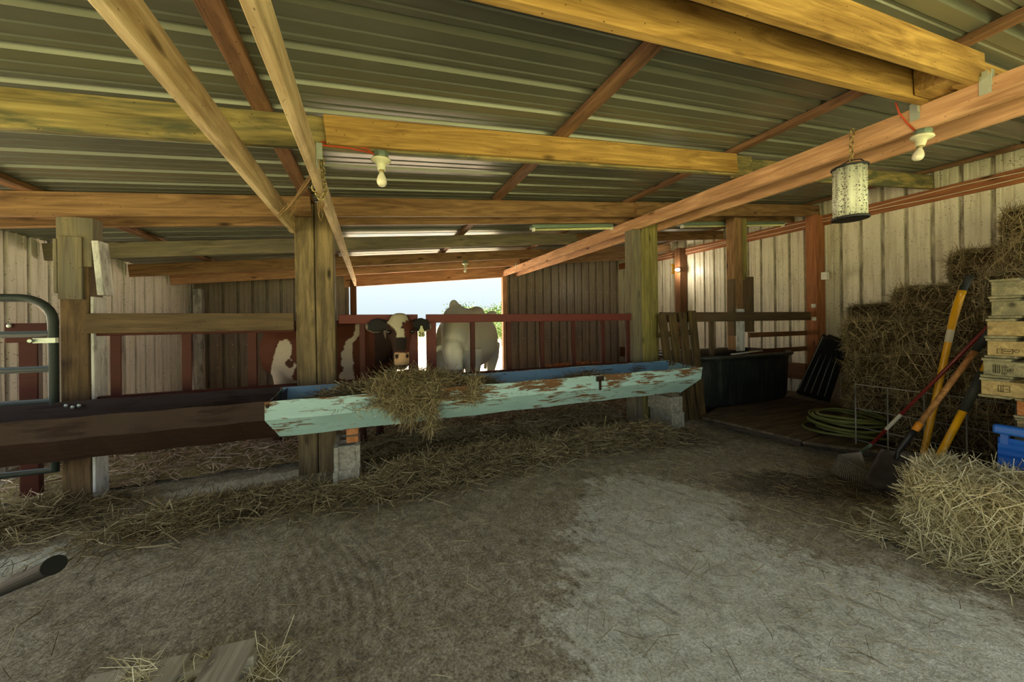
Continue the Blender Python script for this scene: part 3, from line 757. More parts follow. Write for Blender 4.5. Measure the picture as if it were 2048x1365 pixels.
# ---------------------------------------------------------------- platform, tank, plastic pallet, hose
def slab(name, pts, z0, z1, mat, label, cat, org=None):
    m = MB(); m.hexa([(x, y, z0) for x, y in pts] + [(x, y, z1) for x, y in pts]); return tag(m.build(name, mat, bevel=0.004), label, cat)
slab('plywood_sheet', [(3.95, 3.32), (4.09, 2.27), (6.7, 2.6), (6.7, 4.5)], 0.075, 0.105, MAT['plywood'], 'dirty plywood floor sheet under the black tank', 'plywood')
slab('plywood_sheet', [(4.06, 2.25), (4.42, 1.80), (6.9, 0.2), (6.9, 2.5)], 0.07, 0.10, MAT['plywood'], 'dirty plywood floor sheet under the coiled hose and bales', 'plywood')
for x0, y0, x1, y1, lb in ((4.15, 3.3, 4.25, 2.35, 'timber bearer under the edge of the plywood by the tank'), (4.35, 2.3, 4.62, 1.8, 'timber bearer under the edge of the plywood by the hose'),
                           (5.6, 3.6, 5.6, 0.9, 'timber bearer deep under the plywood')):
    tag(board('floor_bearer', (x0, y0, 0.032), (x1, y1, 0.032), 0.09, 0.075, MAT['plywood']), lb, 'bearer')

g = empty('stock_tank', (5.2, 4.0, 0.105), 'big oval black plastic stock tank behind the turquoise trough', 'tank')
def oval(cx, cy, a, b, n=60, p=4.2):
    out = []
    for k in range(n):
        t = 2 * math.pi * k / n; c, s = math.cos(t), math.sin(t)
        out.append((cx + a * math.copysign(abs(c) ** (2 / p), c), cy + b * math.copysign(abs(s) ** (2 / p), s)))
    return out
def loft(m, rings, mi=0, cap0=True, cap1=False):
    n = len(rings[0]); b = len(m.v)
    for r in rings: m.v += [tuple(p) for p in r]
    for i in range(len(rings) - 1):
        for k in range(n):
            l = (k + 1) % n; m.f.append((b + i * n + k, b + i * n + l, b + (i + 1) * n + l, b + (i + 1) * n + k)); m.m.append(mi); m.sm.append(True)
    if cap0: m.f.append(tuple(b + k for k in range(n))[::-1]); m.m.append(mi); m.sm.append(False)
    if cap1: m.f.append(tuple(b + (len(rings) - 1) * n + k for k in range(n))); m.m.append(mi); m.sm.append(False)
ck = (5.22, 3.98)
def rib(k, z): return 0.012 * (1 if (k % 6 == 0) else 0)
def oring(a, b, z, ribs=False):
    return [(x + (x - ck[0]) * rib(k, z) * ribs, y + (y - ck[1]) * rib(k, z) * 2 * ribs, z) for k, (x, y) in enumerate(oval(*ck, a, b))]
m = MB()
loft(m, [oring(0.97, 0.44, 0.11, True), oring(1.0, 0.47, 0.16, True), oring(1.01, 0.485, 0.5, True), oring(1.02, 0.5, 0.74, True), oring(1.03, 0.53, 0.78), oring(1.06, 0.56, 0.79), oring(1.07, 0.57, 0.82), oring(1.04, 0.54, 0.845),
         oring(0.99, 0.49, 0.835), oring(0.97, 0.47, 0.72), oring(0.93, 0.43, 0.2), oring(0.9, 0.4, 0.16)], cap0=True, cap1=True)
m.build('tank_body', MAT['tank'], g)
m = MB(); m.bar((4.75, 3.5, 0.852), (5.75, 3.72, 0.852), 0.04, 0.014); m.build('rim_strip', MAT['whiteplastic'], g)['label'] = 'pale strip across the rim'

g = empty('plastic_pallet', (6.2, 3.2, 0.11), 'black slatted plastic pallet leaning between the tank and bales', 'pallet')
P = [atZ(1598, 788, 0.115), atZ(1652, 802, 0.115), atX(1690, 686, 5.75), atX(1652, 673, 5.75)]   # base left, base right, top right, top left
ax1 = (P[3] - P[0]); upn = (P[1] - P[0]).cross(ax1).normalized()
for k in range(5):
    f = k / 4; a, b = P[0].lerp(P[1], f), P[3].lerp(P[2], f)
    m = MB(); m.bar(a, b, 0.085, 0.03, up=upn); m.build('slat', MAT['black'], g, bevel=0.003)
    m = MB(); q_ = (P[1] - P[0]).normalized() * 0.034; m.bar(a.lerp(b, 0.08) - q_, b - q_, 0.011, 0.036, up=upn); m.build('lit_slat_edge', MAT['zinc'], g)  # pale strips paint the light caught on the slat edges
for f in (0.02, 0.45, 0.98):
    a, b = P[0].lerp(P[3], f), P[1].lerp(P[2], f); m = MB(); m.bar(a - upn * 0.035, b - upn * 0.035, 0.06, 0.04, up=upn); m.build('cross_rail', MAT['black'], g, bevel=0.003)

def coil(name, c, R_, loops, r, mat, label):
    m = MB(); pts = []
    for i in range(loops * 40 + 1):
        t = 2 * math.pi * i / 40; q = i / (loops * 40)
        rr = R_ + 0.05 * math.sin(i * 0.11) + 0.028 * math.sin(t * 0.5 + 1.3) - 0.04 * q
        pts.append((c[0] + rr * math.cos(t) * 1.0 + 0.02 * math.sin(i * 0.03), c[1] + rr * math.sin(t) * 1.05, c[2] + r + 0.19 * q + 0.012 * math.sin(t * 2 + i * 0.02)))
    m.tube(pts, r, 8); return tag(m.build(name, mat), label, 'hose')
coil('garden_hose', (4.80, 2.22, 0.105), 0.30, 9, 0.014, MAT['hose'], 'coiled olive green hose on the plywood')

# wire grid panel
g = empty('wire_panel', (4.47, 1.6, 0.1), 'grey welded wire panel standing before the bales', 'wire panel')
for y in np.arange(2.0, 1.0, -0.235):
    m = MB(); m.tube([(4.46, y, 0.1), (4.46, y, 0.69)], 0.006, 6); m.build('upright_wire', MAT['wire'], g)
for z in (0.69, 0.45, 0.27, 0.14):
    m = MB(); m.tube([(4.46, 2.01, z), (4.46, 1.05, z)], 0.005, 6); m.build('cross_wire', MAT['wire'], g)

# ---------------------------------------------------------------- hay bales
def bale_mesh(name, size, nst, mats, loose=1.0, seed=1, lenr=(0.09, 0.26), wid=0.0035):
    r = np.random.default_rng(seed); sx, sy, sz = size      # long axis = Y
    parts = []
    n = 22
    # rounded lumpy core
    core = MB(); 
    us = np.linspace(-1, 1, n)
    def surf(p):
        v = Vector(p); q = Vector((abs(v.x) ** 5, abs(v.y) ** 8, abs(v.z) ** 5)); k = (q.x + q.y + q.z) ** 0.16
        v = v / max(k, 1e-6)
        fl = 0.09 * math.cos(v.y * sy * 0.5 * 2 * math.pi / 0.115)       # flakes
        d = 1 + 0.06 * noise.noise(Vector((v.x * 2 + seed, v.y * 4, v.z * 2))) + fl * (0.7 if abs(v.y) < 0.93 else 0)
        return (v.x * sx / 2 * d * 0.95, v.y * sy / 2 * (0.97 + 0.03 * noise.noise(v * 3)), v.z * sz / 2 * d * 0.96)
    V, F = [], []
    for axi in range(3):
        for sg in (-1, 1):
            b = len(V)
            for i in range(n):
                for j in range(n):
                    p = [0, 0, 0]; p[axi] = sg; p[(axi + 1) % 3] = us[i]; p[(axi + 2) % 3] = us[j] * sg
                    V.append(surf(p))
            for i in range(n - 1):
                for j in range(n - 1): F.append((b + i * n + j, b + (i + 1) * n + j, b + (i + 1) * n + j + 1, b + i * n + j + 1))
    V = np.array(V); F = np.array(F)
    parts.append((V, F, np.full(len(V), 0.3), 0))
    wgt = np.where((np.abs(V[:, 1]) < sy * 0.46) & (np.cos(V[:, 1] / 0.115 * 2 * np.pi) < -0.2) & (loose < 1.5), 0.12, 1.0); idx = r.choice(len(V), nst, p=wgt / wgt.sum()); pos = V[idx] + r.normal(0, 0.006, (nst, 3))
    nor = pos / (np.array([sx, sy, sz]) / 2); k = np.argmax(np.abs(nor), axis=1)
    nv = np.zeros((nst, 3)); nv[np.arange(nst), k] = np.sign(nor[np.arange(nst), k])
    d = r.normal(size=(nst, 3)) * np.array([1.0, 0.65, 1.0])
    d -= nv * (d * nv).sum(1, keepdims=True) * (1 - (0.25 if loose > 1.5 else 0.14) * loose * r.random((nst, 1)))
    L = r.uniform(lenr[0], lenr[1], nst)
    pos = pos + nv * (0.004 + 0.02 * loose * r.random((nst, 1)) ** 2)
    st = strands(pos, d, L, r.uniform(0.6, 1.4, nst) * wid, 0.5, 3)
    parts.append((st[0], st[1], st[2], 1))
    return np_mesh(name, parts, mats)
bm_ = [bale_mesh('hay_bale', (0.47, 0.97, 0.39), 4200, [MAT['balecore'], MAT['hay']], 0.9, s_, (0.10, 0.30), 0.0042) for s_ in (1, 2, 3)]
BG = 'stacked hay bales by the right wall'
def bale(i, x, y, z, rz, label, sc=(1, 1, 1)):
    o = bpy.data.objects.new('hay_bale', bm_[i % 3]); COL.objects.link(o)
    o.location = (x, y, z + 0.205 * sc[2]); o.rotation_euler = (0, 0, rz + (math.pi if i % 2 else 0)); o.scale = sc
    return tag(o, label, 'hay bale', BG)
b0 = 0.10; BH = 0.405
bale(0, 5.30, 1.90, b0, 0.02, 'bottom hay bale of the left front pile, dark behind the coiled hose')
bale(1, 5.33, 1.91, b0 + 0.41, -0.03, 'middle hay bale of the left front pile')
bale(2, 5.31, 1.92, b0 + 0.82, 0.02, 'top hay bale of the left front pile, next to the black pallet')
bale(0, 4.78, 1.30, b0, -0.03, 'lowest hay bale behind the wire panel', (1, 1, 1.1))
bale(2, 4.80, 1.31, b0 + 0.45, 0.02, 'upper hay bale behind the wire panel and tool handles', (1, 1, 1.2))
bale(1, 4.85, 0.35, b0, 0.0, 'bottom hay bale hidden behind the pallet stack')
bale(2, 5.33, 0.88, b0, 0.0, 'bottom hay bale in the second row behind the wire panel')
bale(0, 5.33, 0.88, b0 + 0.41, 0.0, 'second hay bale up behind the upper bale of the wire panel')
bale(1, 5.32, 0.88, b0 + 0.82, 0.03, 'hay bale behind the bent yellow handle at eye level')
bale(0, 5.30, 0.92, b0 + 1.23, 0.05, 'hay bale whose end shows just over the top pallet')
bale(1, 5.80, 1.70, b0 + 0.0, 0.0, 'bottom hay bale of the third row')
bale(2, 5.82, 1.70, b0 + 0.41, 0.0, 'second hay bale of the third row')
bale(0, 5.80, 1.70, b0 + 0.82, 0.0, 'third hay bale up in the third row')
bale(1, 5.72, 1.66, b0 + 1.19, 0.03, 'long hay bale with deep vertical flakes, second step of the stack', (1, 1, 0.95))
bale(2, 6.32, 2.40, b0 + 0.0, 0.0, 'bottom hay bale against the right wall')
bale(0, 6.32, 2.40, b0 + 0.41, 0.0, 'second hay bale against the right wall')
bale(1, 6.28, 2.36, b0 + 0.82, 0.0, 'third hay bale against the right wall', (1, 1, 0.85))
bale(2, 6.20, 2.28, b0 + 1.17, 0.04, 'thin flat hay bale at the left end, lowest step of the stack', (1, 1, 0.6))
bale(0, 6.32, 1.38, b0 + 0.0, 0.0, 'bottom hay bale of the wall row near the middle')
bale(1, 6.32, 1.38, b0 + 0.40, 0.0, 'second hay bale of the wall row near the middle')
bale(2, 6.32, 1.38, b0 + 0.82, 0.0, 'third hay bale of the wall row near the middle')
bale(0, 6.32, 1.38, b0 + 1.19, 0.0, 'fourth hay bale of the wall row near the middle', (1, 1, 0.93))
bale(1, 6.30, 1.42, b0 + 1.57, -0.03, 'hay bale on the fourth step, right below the small topmost bale')
bale(2, 6.05, 1.02, b0 + 1.57, 0.5, 'tilted hay bale beside the fourth-step bale at the right edge')
bale(0, 6.42, 1.14, b0 + 1.96, 0.1, 'topmost dark hay bale at the right edge under the roof', (1, 0.9, 1))

# the loose pale bale in the foreground
sm_ = bale_mesh('straw_bale', (0.56, 1.05, 0.44), 15000, [MAT['strawcore'], MAT['straw']], 1.7, 9, (0.08, 0.26), 0.0034)
o = bpy.data.objects.new('straw_bale', sm_); COL.objects.link(o); o.location = (3.22, 0.60, 0.22); o.rotation_euler = (0, 0, 0.16)
tag(o, 'loose pale straw bale in the right foreground', 'straw bale')

# ---------------------------------------------------------------- pallets on the right
def pallet(x, y, z, label, mat, stamp=0, lx=1.0, ly=1.15, rz=0.0):
    g = empty('wooden_pallet', (x + lx / 2, y - ly / 2, z), label, 'pallet', 'stacked wooden pallets at the right edge')
    for k in range(3):
        sx = x + 0.02 + k * (lx - 0.04) / 2
        m = MB(); m.bar((sx, y - ly, z + 0.061), (sx, y, z + 0.061), 0.038, 0.088); so = m.build('stringer', mat, g, bevel=0.003)
        if k == 0 and stamp: stamps(so, x, y, z + 0.061, stamp, g)
    for k in range(7):
        yy = y - 0.05 - k * (ly - 0.1) / 6
        m = MB(); m.bar((x - 0.005, yy, z + 0.113), (x + lx, yy, z + 0.113), 0.11, 0.015); m.build('top_board', MAT['pallet_grey'], g, bevel=0.002)
        if k % 2 == 0:
            m = MB(); m.bar((x - 0.008, yy, z + 0.009), (x + lx, yy, z + 0.009), 0.12, 0.015); m.build('bottom_board', MAT['pallet_grey'], g, bevel=0.002)
    return g
def text_on(s, x, y, z, size, parent, name='stamp'):
    cu = bpy.data.curves.new(name, 'FONT'); cu.body = s; cu.size = size; cu.extrude = 0.0006; cu.align_x = 'LEFT'
    o = bpy.data.objects.new(name, cu); COL.objects.link(o)
    o.rotation_euler = (math.pi / 2, 0, -math.pi / 2)
    me = bpy.data.meshes.new_from_object(o.evaluated_get(bpy.context.evaluated_depsgraph_get()))
    COL.objects.unlink(o); bpy.data.objects.remove(o)
    ob = link(name, me, MAT['ink'], parent); ob.scale = (0.8, 1, 1); ob.rotation_euler = (math.pi / 2, 0, -math.pi / 2); ob.location = Vector((x, y, z)) - wpos(parent)
    return ob
def stamps(so, x, y, zc, kind, g):
    xf = x + 0.02 - 0.0195
    m = MB()
    def seg(ya, za, yb, zb_, w=0.0022): m.bar((xf - 0.0006, ya, za), (xf - 0.0006, yb, zb_), 0.0012, w, up=(0, 0, 1) if abs(ya - yb) > abs(za - zb_) else (0, 1, 0))
    if kind == 1:      # framed stamp and a round mark
        ya, yb, z0, z1 = y - 0.038, y - 0.096, zc - 0.03, zc - 0.004
        for a in ((ya, z0, yb, z0), (ya, z1, yb, z1), (ya, z0, ya, z1), (yb, z0, yb, z1), (ya - 0.018, z0, ya - 0.018, z1)): seg(*a)
        for k in range(5): seg(ya - 0.024 - k * 0.006, zc - 0.016, ya - 0.028 - k * 0.006, zc - 0.016, 0.005)
        for k in range(12):
            a0, a1 = k * math.pi / 6, (k + 1) * math.pi / 6
            seg(yb - 0.014 + 0.009 * math.cos(a0), zc - 0.015 + 0.008 * math.sin(a0), yb - 0.014 + 0.009 * math.cos(a1), zc - 0.015 + 0.008 * math.sin(a1))
        m.build('stamp', MAT['ink'], so)
    if kind == 2:      # bars, then three lines of letters
        for k, w in enumerate((0.004, 0.006, 0.003, 0.004)): seg(y - 0.040 - k * 0.0075, zc - 0.030, y - 0.040 - k * 0.0075, zc + 0.022, w * 0.7)
        m.build('stamp', MAT['ink'], so)
        text_on('US-', xf - 0.001, y - 0.07, zc + 0.004, 0.023, so); text_on('11697', xf - 0.001, y - 0.07, zc - 0.016, 0.023, so); text_on('HT', xf - 0.001, y - 0.07, zc - 0.037, 0.023, so)
    if kind == 3:
        ya, yb, z0, z1 = y - 0.066, y - 0.108, zc - 0.018, zc + 0.02
        for a in ((ya, z0, yb, z0), (ya, z1, yb, z1), (ya, z0, ya, z1), (yb, z0, yb, z1), (ya - 0.01, z0, ya - 0.01, z1), (ya - 0.018, z0, ya - 0.018, z1)): seg(*a)
        for k in range(3): seg(ya - 0.024 - k * 0.005, zc, ya - 0.027 - k * 0.005, zc, 0.004)
        m.build('stamp', MAT['ink'], so)
PL = (('sixth pallet up, just below eye level', 0, 'pallet'),)
px0, py0 = 3.585, 0.955
stack = [(0.845, 'pallet', 3, 'lowest wooden pallet of the overhanging stack, small framed stamp', -0.03), (0.967, 'pallet_grey', 2, 'wooden pallet stamped with black bars and letters', -0.02),
         (1.089, 'pallet', 1, 'wooden pallet stamped with a frame and round mark', 0.0), (1.211, 'pallet', 0, 'clean yellowish wooden pallet third from the top', 0.0),
         (1.333, 'pallet_grey', 0, 'greyish wooden pallet second from the top', 0.02), (1.455, 'pallet_grey', 0, 'topmost weathered wooden pallet of the stack', 0.02)]
for z, mt, st, lb, dx in stack: pallet(px0 + dx, py0 + dx * -0.6, z, lb, MAT[mt], st)
for k in range(6):
    pallet(px0 + 0.11, py0 - 0.08, 0.11 + k * 0.122, ('lowest wooden pallet on the floor behind the straw bale', 'second pallet from the floor behind the blue tray', 'third pallet from the floor behind the blue tray',
           'fourth pallet from the floor behind the blue tray', 'fifth pallet from the floor behind the blue tray', 'recessed orange-brown pallet just under the overhanging stack')[k], MAT['brick'] if k == 5 else MAT['pallet'], 3 if k == 5 else 0)

# blue ribbed tray standing behind the straw bale
g = empty('plastic_tray', (3.62, 0.75, 0), 'bright blue ribbed plastic tray standing between the pallets and straw bale', 'tray')
def tray_prof():
    m = MB(); xs = []
    zs = np.linspace(0.02, 0.60, 30)
    rings = []
    for z in zs: rings.append((3.56 + 0.05 * (z / 0.6) + (0.006 if int(z / 0.024) % 2 else 0.0), z))
    vs = []
    for (x, z) in rings:
        for y in (0.925, 0.35): vs.append((x, y, z))
    n = len(rings)
    m.add(vs, [(2 * i, 2 * i + 1, 2 * i + 3, 2 * i + 2) for i in range(n - 1)])
    return m
o = tray_prof().build('ribbed_panel', MAT['blue'], g); s_ = o.modifiers.new('thickness', 'SOLIDIFY'); s_.thickness = 0.008
m = MB(); m.bar((3.585, 0.935, 0.655), (3.585, 0.34, 0.655), 0.05, 0.055); m.build('rolled_rim', MAT['blue'], g, bevel=0.012)
m = MB(); m.bar((3.62, 0.9, 0.56), (3.62, 0.9, 0.66), 0.03, 0.03); m.bar((3.62, 0.42, 0.56), (3.62, 0.42, 0.66), 0.03, 0.03); m.build('rim_bracket', MAT['blue'], g)

# ---------------------------------------------------------------- tools
def lerp3(a, b, f): return Vector(a).lerp(Vector(b), f)
# bent yellow handle
top = Vector((4.60, 1.15, 1.80)); top = atX(1940, 552, 4.55); bend = atX(1906, 640, 4.42); low = atT(1848, 905, 2.95); foot = low + (low - bend).normalized() * (low.z / max(1e-3, (bend - low).normalized().z) - 0.02)
g = empty('yellow_fork', foot, 'tall tool with a bent bright yellow handle leaning on the bales', 'fork')
pts = [foot.lerp(bend, k / 6) for k in range(6)] + [bend, bend.lerp(atX(1918, 600, 4.5), 0.5), atX(1918, 600, 4.5), atX(1925, 582, 4.52)]
m = MB(); m.tube(pts, [0.021] * 6 + [0.023, 0.025, 0.025, 0.024], 12); m.build('handle', MAT['yellowpaint'], g)
m = MB(); m.tube([atX(1925, 582, 4.52), top], 0.023, 12); m.build('grip', MAT['grip'], g)
m = MB(); a, b = foot.lerp(bend, 0.86), foot.lerp(bend, 0.95); m.tube([a, b], 0.0222, 12, cap=False); m.build('sticker', MAT['sticker'], g)
hd = MB(); u_ = (bend - foot).normalized()
for k in range(4):
    q = foot + Vector((0.0, (k - 1.5) * 0.05, 0)); hd.tube([foot + u_ * 0.16, q + u_ * 0.1, q], 0.006, 6)
hd.build('tines', MAT['darksteel'], g)
# leaf rake
rs, re_ = atT(1742, 890, 3.05), atT(1990, 640, 2.75)
g = empty('leaf_rake', atZ(1715, 955, 0.02), 'leaf rake with a dark red handle, fan of wire tines on the floor', 'rake')
m = MB(); m.tube([rs, re_], 0.0125, 10); m.build('handle', MAT['redpaint'], g)
m = MB(); m.tube([rs.lerp(re_, 0.13), rs.lerp(re_, 0.26)], 0.0131, 10, cap=False); m.build('sticker', MAT['sticker'], g)
neck = atT(1722, 905, 3.0)
m = MB(); m.tube([rs, neck], 0.013, 10); m.build('ferrule', MAT['zinc_dull'], g)
e0, e1 = atZ(1662, 945, 0.01), atZ(1755, 988, 0.01); c0, c1 = atT(1678, 910, 3.03), atT(1735, 945, 2.86)
for k in range(22):
    f = k / 21; m = MB(); mid = c0.lerp(c1, f); end = e0.lerp(e1, f) + Vector((-0.02 * math.sin(math.pi * f), 0, 0))
    m.tube([neck.lerp(mid, 0.05), mid, mid.lerp(end, 0.85) + Vector((0, 0, 0.015)), end], 0.0032, 5); m.build('tine', MAT['rakesteel'], g)
m = MB(); m.bar(c0, c1, 0.02, 0.01); m.build('cross_bar', MAT['rakesteel'], g)
m = MB(); m.tube([neck, c0.lerp(c1, 0.3)], 0.003, 5); m.tube([neck, c0.lerp(c1, 0.7)], 0.003, 5); m.build('spring_wire', MAT['wire'], g)
# shovel with wooden shaft
s0, s1 = atT(1838, 850, 2.62), atT(1988, 652, 2.42)
soc = atT(1797, 903, 2.68); tip = atZ(1770, 985, 0.01)
g = empty('shovel', tip, 'shovel with a varnished wooden shaft and dirty dark blade', 'shovel')
m = MB(); m.tube([s0, s0.lerp(s1, 0.76)], 0.0175, 12); m.build('shaft', MAT['shaft'], g)
m = MB(); m.tube([s0.lerp(s1, 0.76), s1], 0.021, 12); m.build('grip', MAT['grip'], g)
m = MB(); m.tube([s0.lerp(s1, -0.06), s0.lerp(s1, 0.02)], 0.0215, 12); m.build('collar', MAT['orangecollar'], g)
m = MB(); m.tube([s0.lerp(s1, -0.05), soc.lerp(s0, 0.5), soc, soc.lerp(tip, 0.2)], [0.019, 0.019, 0.016, 0.012], 10); m.build('socket', MAT['black'], g)
wv = Vector((0.62, -0.75, 0)).normalized(); dn = (tip - soc); vs = []
for i in range(9):
    f = i / 8; wd = 0.13 * (0.85 + 0.3 * f) if f < 0.75 else 0.14 * math.sqrt(max(0.02, 1 - ((f - 0.75) / 0.26) ** 2))
    for j in range(9):
        s_ = j / 8 * 2 - 1; vs.append(soc + dn * f + wv * (s_ * wd) + Vector((-0.55, -0.5, 0.3)).normalized() * (0.045 * s_ * s_ - 0.02 * math.sin(math.pi * f)))
m = MB(); m.add(vs, [(i * 9 + j, i * 9 + j + 1, (i + 1) * 9 + j + 1, (i + 1) * 9 + j) for i in range(8) for j in range(8)], smooth=True)
o = m.build('blade', MAT['darksteel'], g); sm2 = o.modifiers.new('thickness', 'SOLIDIFY'); sm2.thickness = 0.004
# second shovel blade / scoop behind it
c = atT(1765, 925, 2.86)
# yellow handle with black grip
a0, a1 = atT(1862, 945, 2.62), atT(1990, 700, 2.44)
ft = a0 + (a0 - a1).normalized() * (a0.z / (a1 - a0).normalized().z - 0.01)
g = empty('yellow_shovel', ft, 'yellow handled shovel with a thick dark grey sleeve, beside the pallets', 'shovel')
m = MB(); m.tube([ft + (a1 - ft) * 0.25, a0.lerp(a1, 0.54)], 0.0215, 12); m.build('handle', MAT['yellowpaint'], g)
m = MB(); m.tube([a0.lerp(a1, 0.52), a0.lerp(a1, 0.83)], 0.026, 12); m.build('sleeve', MAT['grip'], g)
m = MB(); m.tube([a0.lerp(a1, 0.83), a1], 0.0215, 12); m.build('upper_handle', MAT['yellowpaint'], g)
m = MB(); m.tube([ft + (a1 - ft) * 0.2, ft + (a1 - ft) * 0.27], 0.024, 12); m.build('socket', MAT['darksteel'], g)
vs = []; up_ = (a1 - ft).normalized(); wv = up_.cross(Vector((0, 0, 1))).normalized(); nn = wv.cross(up_); Lb = (a1 - ft).length * 0.21
for i in range(7):
    f = i / 6; wd = 0.1 if f > 0.3 else 0.1 * math.sqrt(max(0.03, 1 - ((0.3 - f) / 0.31) ** 2))
    for j in range(7):
        s_ = j / 6 * 2 - 1; vs.append(ft + up_ * (Lb * f) + wv * (s_ * wd) + nn * (0.03 * s_ * s_))
m = MB(); m.add(vs, [(i * 7 + j, i * 7 + j + 1, (i + 1) * 7 + j + 1, (i + 1) * 7 + j) for i in range(6) for j in range(6)], smooth=True)
o = m.build('blade', MAT['darksteel'], g); sm2 = o.modifiers.new('thickness', 'SOLIDIFY'); sm2.thickness = 0.004

# ---------------------------------------------------------------- lights, trap, chain, cables, fittings
def bulb_fixture(top, ax, label, sc=1.0, name='bulb_holder', lit=False):
    ax = Vector(ax).normalized(); top = Vector(top)
    g = empty(name, top, label, 'bulb holder', 'bare bulbs in porcelain holders')
    m = MB(); m.lathe(top, [(0.046 * sc, 0), (0.046 * sc, 0.042 * sc)], ax, 8); m.build('junction_box', MAT['zinc_dull'], g, bevel=0.002)
    m = MB(); m.lathe(top, [(0.058 * sc, 0.042 * sc), (0.062 * sc, 0.05 * sc), (0.05 * sc, 0.06 * sc), (0.03 * sc, 0.068 * sc), (0.026 * sc, 0.095 * sc), (0.024 * sc, 0.112 * sc), (0.02 * sc, 0.113 * sc)], ax, 20)
    m.build('lamp_socket', MAT['porcelain'], g)
    m = MB(); m.lathe(top, [(0.0165 * sc, 0.112 * sc), (0.0165 * sc, 0.124 * sc)], ax, 16); m.build('screw_base', MAT['brass'], g); m = MB(); pr = [(0.0135, 0.122), (0.015, 0.134), (0.022, 0.145), (0.029, 0.165), (0.0315, 0.18), (0.029, 0.196), (0.02, 0.208), (0.008, 0.213)]
    m.lathe(top, [(r * sc, h * sc) for r, h in pr], ax, 20); m.build('bulb', MAT['litbulb'] if lit else MAT['bulbglass'], g)
    return g
bulb_fixture((0.075, 2.262, zb(0.08) - 0.002), (0.02, 0, -1), 'bare bulb holder under the mouldy rafter in the middle', 0.95)
bulb_fixture((3.27, 1.11, 2.533), (-0.12, 0.12, -1), 'bare bulb holder tilted under the long beam at the right', 0.9)
bulb_fixture((1.735, 6.72, zb(1.73) - 0.002), (0, 0, -1), 'small far bulb holder above the back doorway', 1.0)
bulb_fixture((6.79, 6.30, 2.53), (-1, -0.35, -0.1), 'glowing bulb on the dark wall post at the right wall', 0.8, lit=True)

def tube_light(x0, x1, y, label):
    z0, z1 = zb(x0) - 0.03, zb(x1) - 0.03
    g = empty('tube_light', ((x0 + x1) / 2, y, (z0 + z1) / 2), label, 'tube light', 'long tube lights under the rafter behind the posts')
    m = MB(); m.bar((x0, y, z0), (x1, y, z1), 0.11, 0.05); m.build('housing', MAT['zinc_dull'], g, bevel=0.012)
    m = MB(); m.tube([(x0 + 0.03, y - 0.03, z0 - 0.04), (x1 - 0.03, y - 0.03, z1 - 0.04)], 0.014, 10); m.build('tube', MAT['tagyellow'], g)
    m = MB()
    for x, z in ((x0 + 0.02, z0), (x1 - 0.02, z1)): m.box((x, y - 0.03, z - 0.035), (0.025, 0.04, 0.05))
    m.build('tube_socket', MAT['whiteplastic'], g)
tube_light(1.87, 3.08, 3.99, 'dusty tube light left of the long right beam')
tube_light(4.25, 6.6, 3.93, 'long dusty tube light right of the long beam')

def chain(name, pts, link_len, r, mat, label):
    m = MB(); P_ = [Vector(p) for p in pts]; seg = []
    for a, b in zip(P_[:-1], P_[1:]):
        n = max(1, int(round((b - a).length / (link_len * 0.72))))
        for k in range(n): seg.append((a.lerp(b, k / n), a.lerp(b, (k + 1) / n)))
    for i, (a, b) in enumerate(seg):
        d = (b - a).normalized(); s = d.cross(Vector((0.3, 1, 0.2))).normalized(); t = d.cross(s)
        if i % 2: s = t
        c = (a + b) / 2; hl, hw = link_len / 2 - r, link_len * 0.28
        ring = []
        for k in range(12):
            an = 2 * math.pi * k / 12; ring.append(c + d * (hl * math.copysign(abs(math.cos(an)) ** 0.7, math.cos(an))) + s * (hw * math.sin(an)))
        m.tube(ring, r, 5, closed=True)
    return tag(m.build(name, mat), label, 'chain')
tp = atX(1703, 268, 3.2)
ytr = tp.y
chain('trap_chain', [(3.215, ytr, 2.70), (3.20, ytr, 2.6), (3.19, ytr, 2.46)], 0.046, 0.0042, MAT['brass'], 'short brass chain holding up the fly trap')
g = empty('fly_trap', (3.17, ytr, 2.05), 'hanging fluted fly trap covered in dead flies', 'fly trap')
m = MB(); n_ = 80
for z0, z1 in ((2.062, 2.405),):
    m.lathe((3.17, ytr, z0), [(0.088, 0), (0.088, (z1 - z0) / 2), (0.088, z1 - z0)], (0, 0, 1), n_, fn=lambda t: 0.88 + 0.18 * abs(math.cos(4.5 * t)) ** 0.7)
m.build('sticky_sleeve', MAT['trap'], g)
m = MB(); m.lathe((3.17, ytr, 2.044), [(0.1, 0), (0.104, 0.006), (0.104, 0.016), (0.09, 0.018)], (0, 0, 1), 32); m.build('bottom_plate', MAT['black'], g)
m = MB(); m.lathe((3.17, ytr, 2.405), [(0.09, 0), (0.102, 0.003), (0.102, 0.012), (0.06, 0.02), (0.01, 0.022)], (0, 0, 1), 32); m.build('top_plate', MAT['black'], g)
m = MB(); m.tube([(3.17, ytr - 0.09, 2.415), (3.175, ytr - 0.06, 2.45), (3.18, ytr, 2.468), (3.175, ytr + 0.06, 2.45), (3.17, ytr + 0.09, 2.415)], 0.004, 6); m.build('bail_wire', MAT['black'], g)
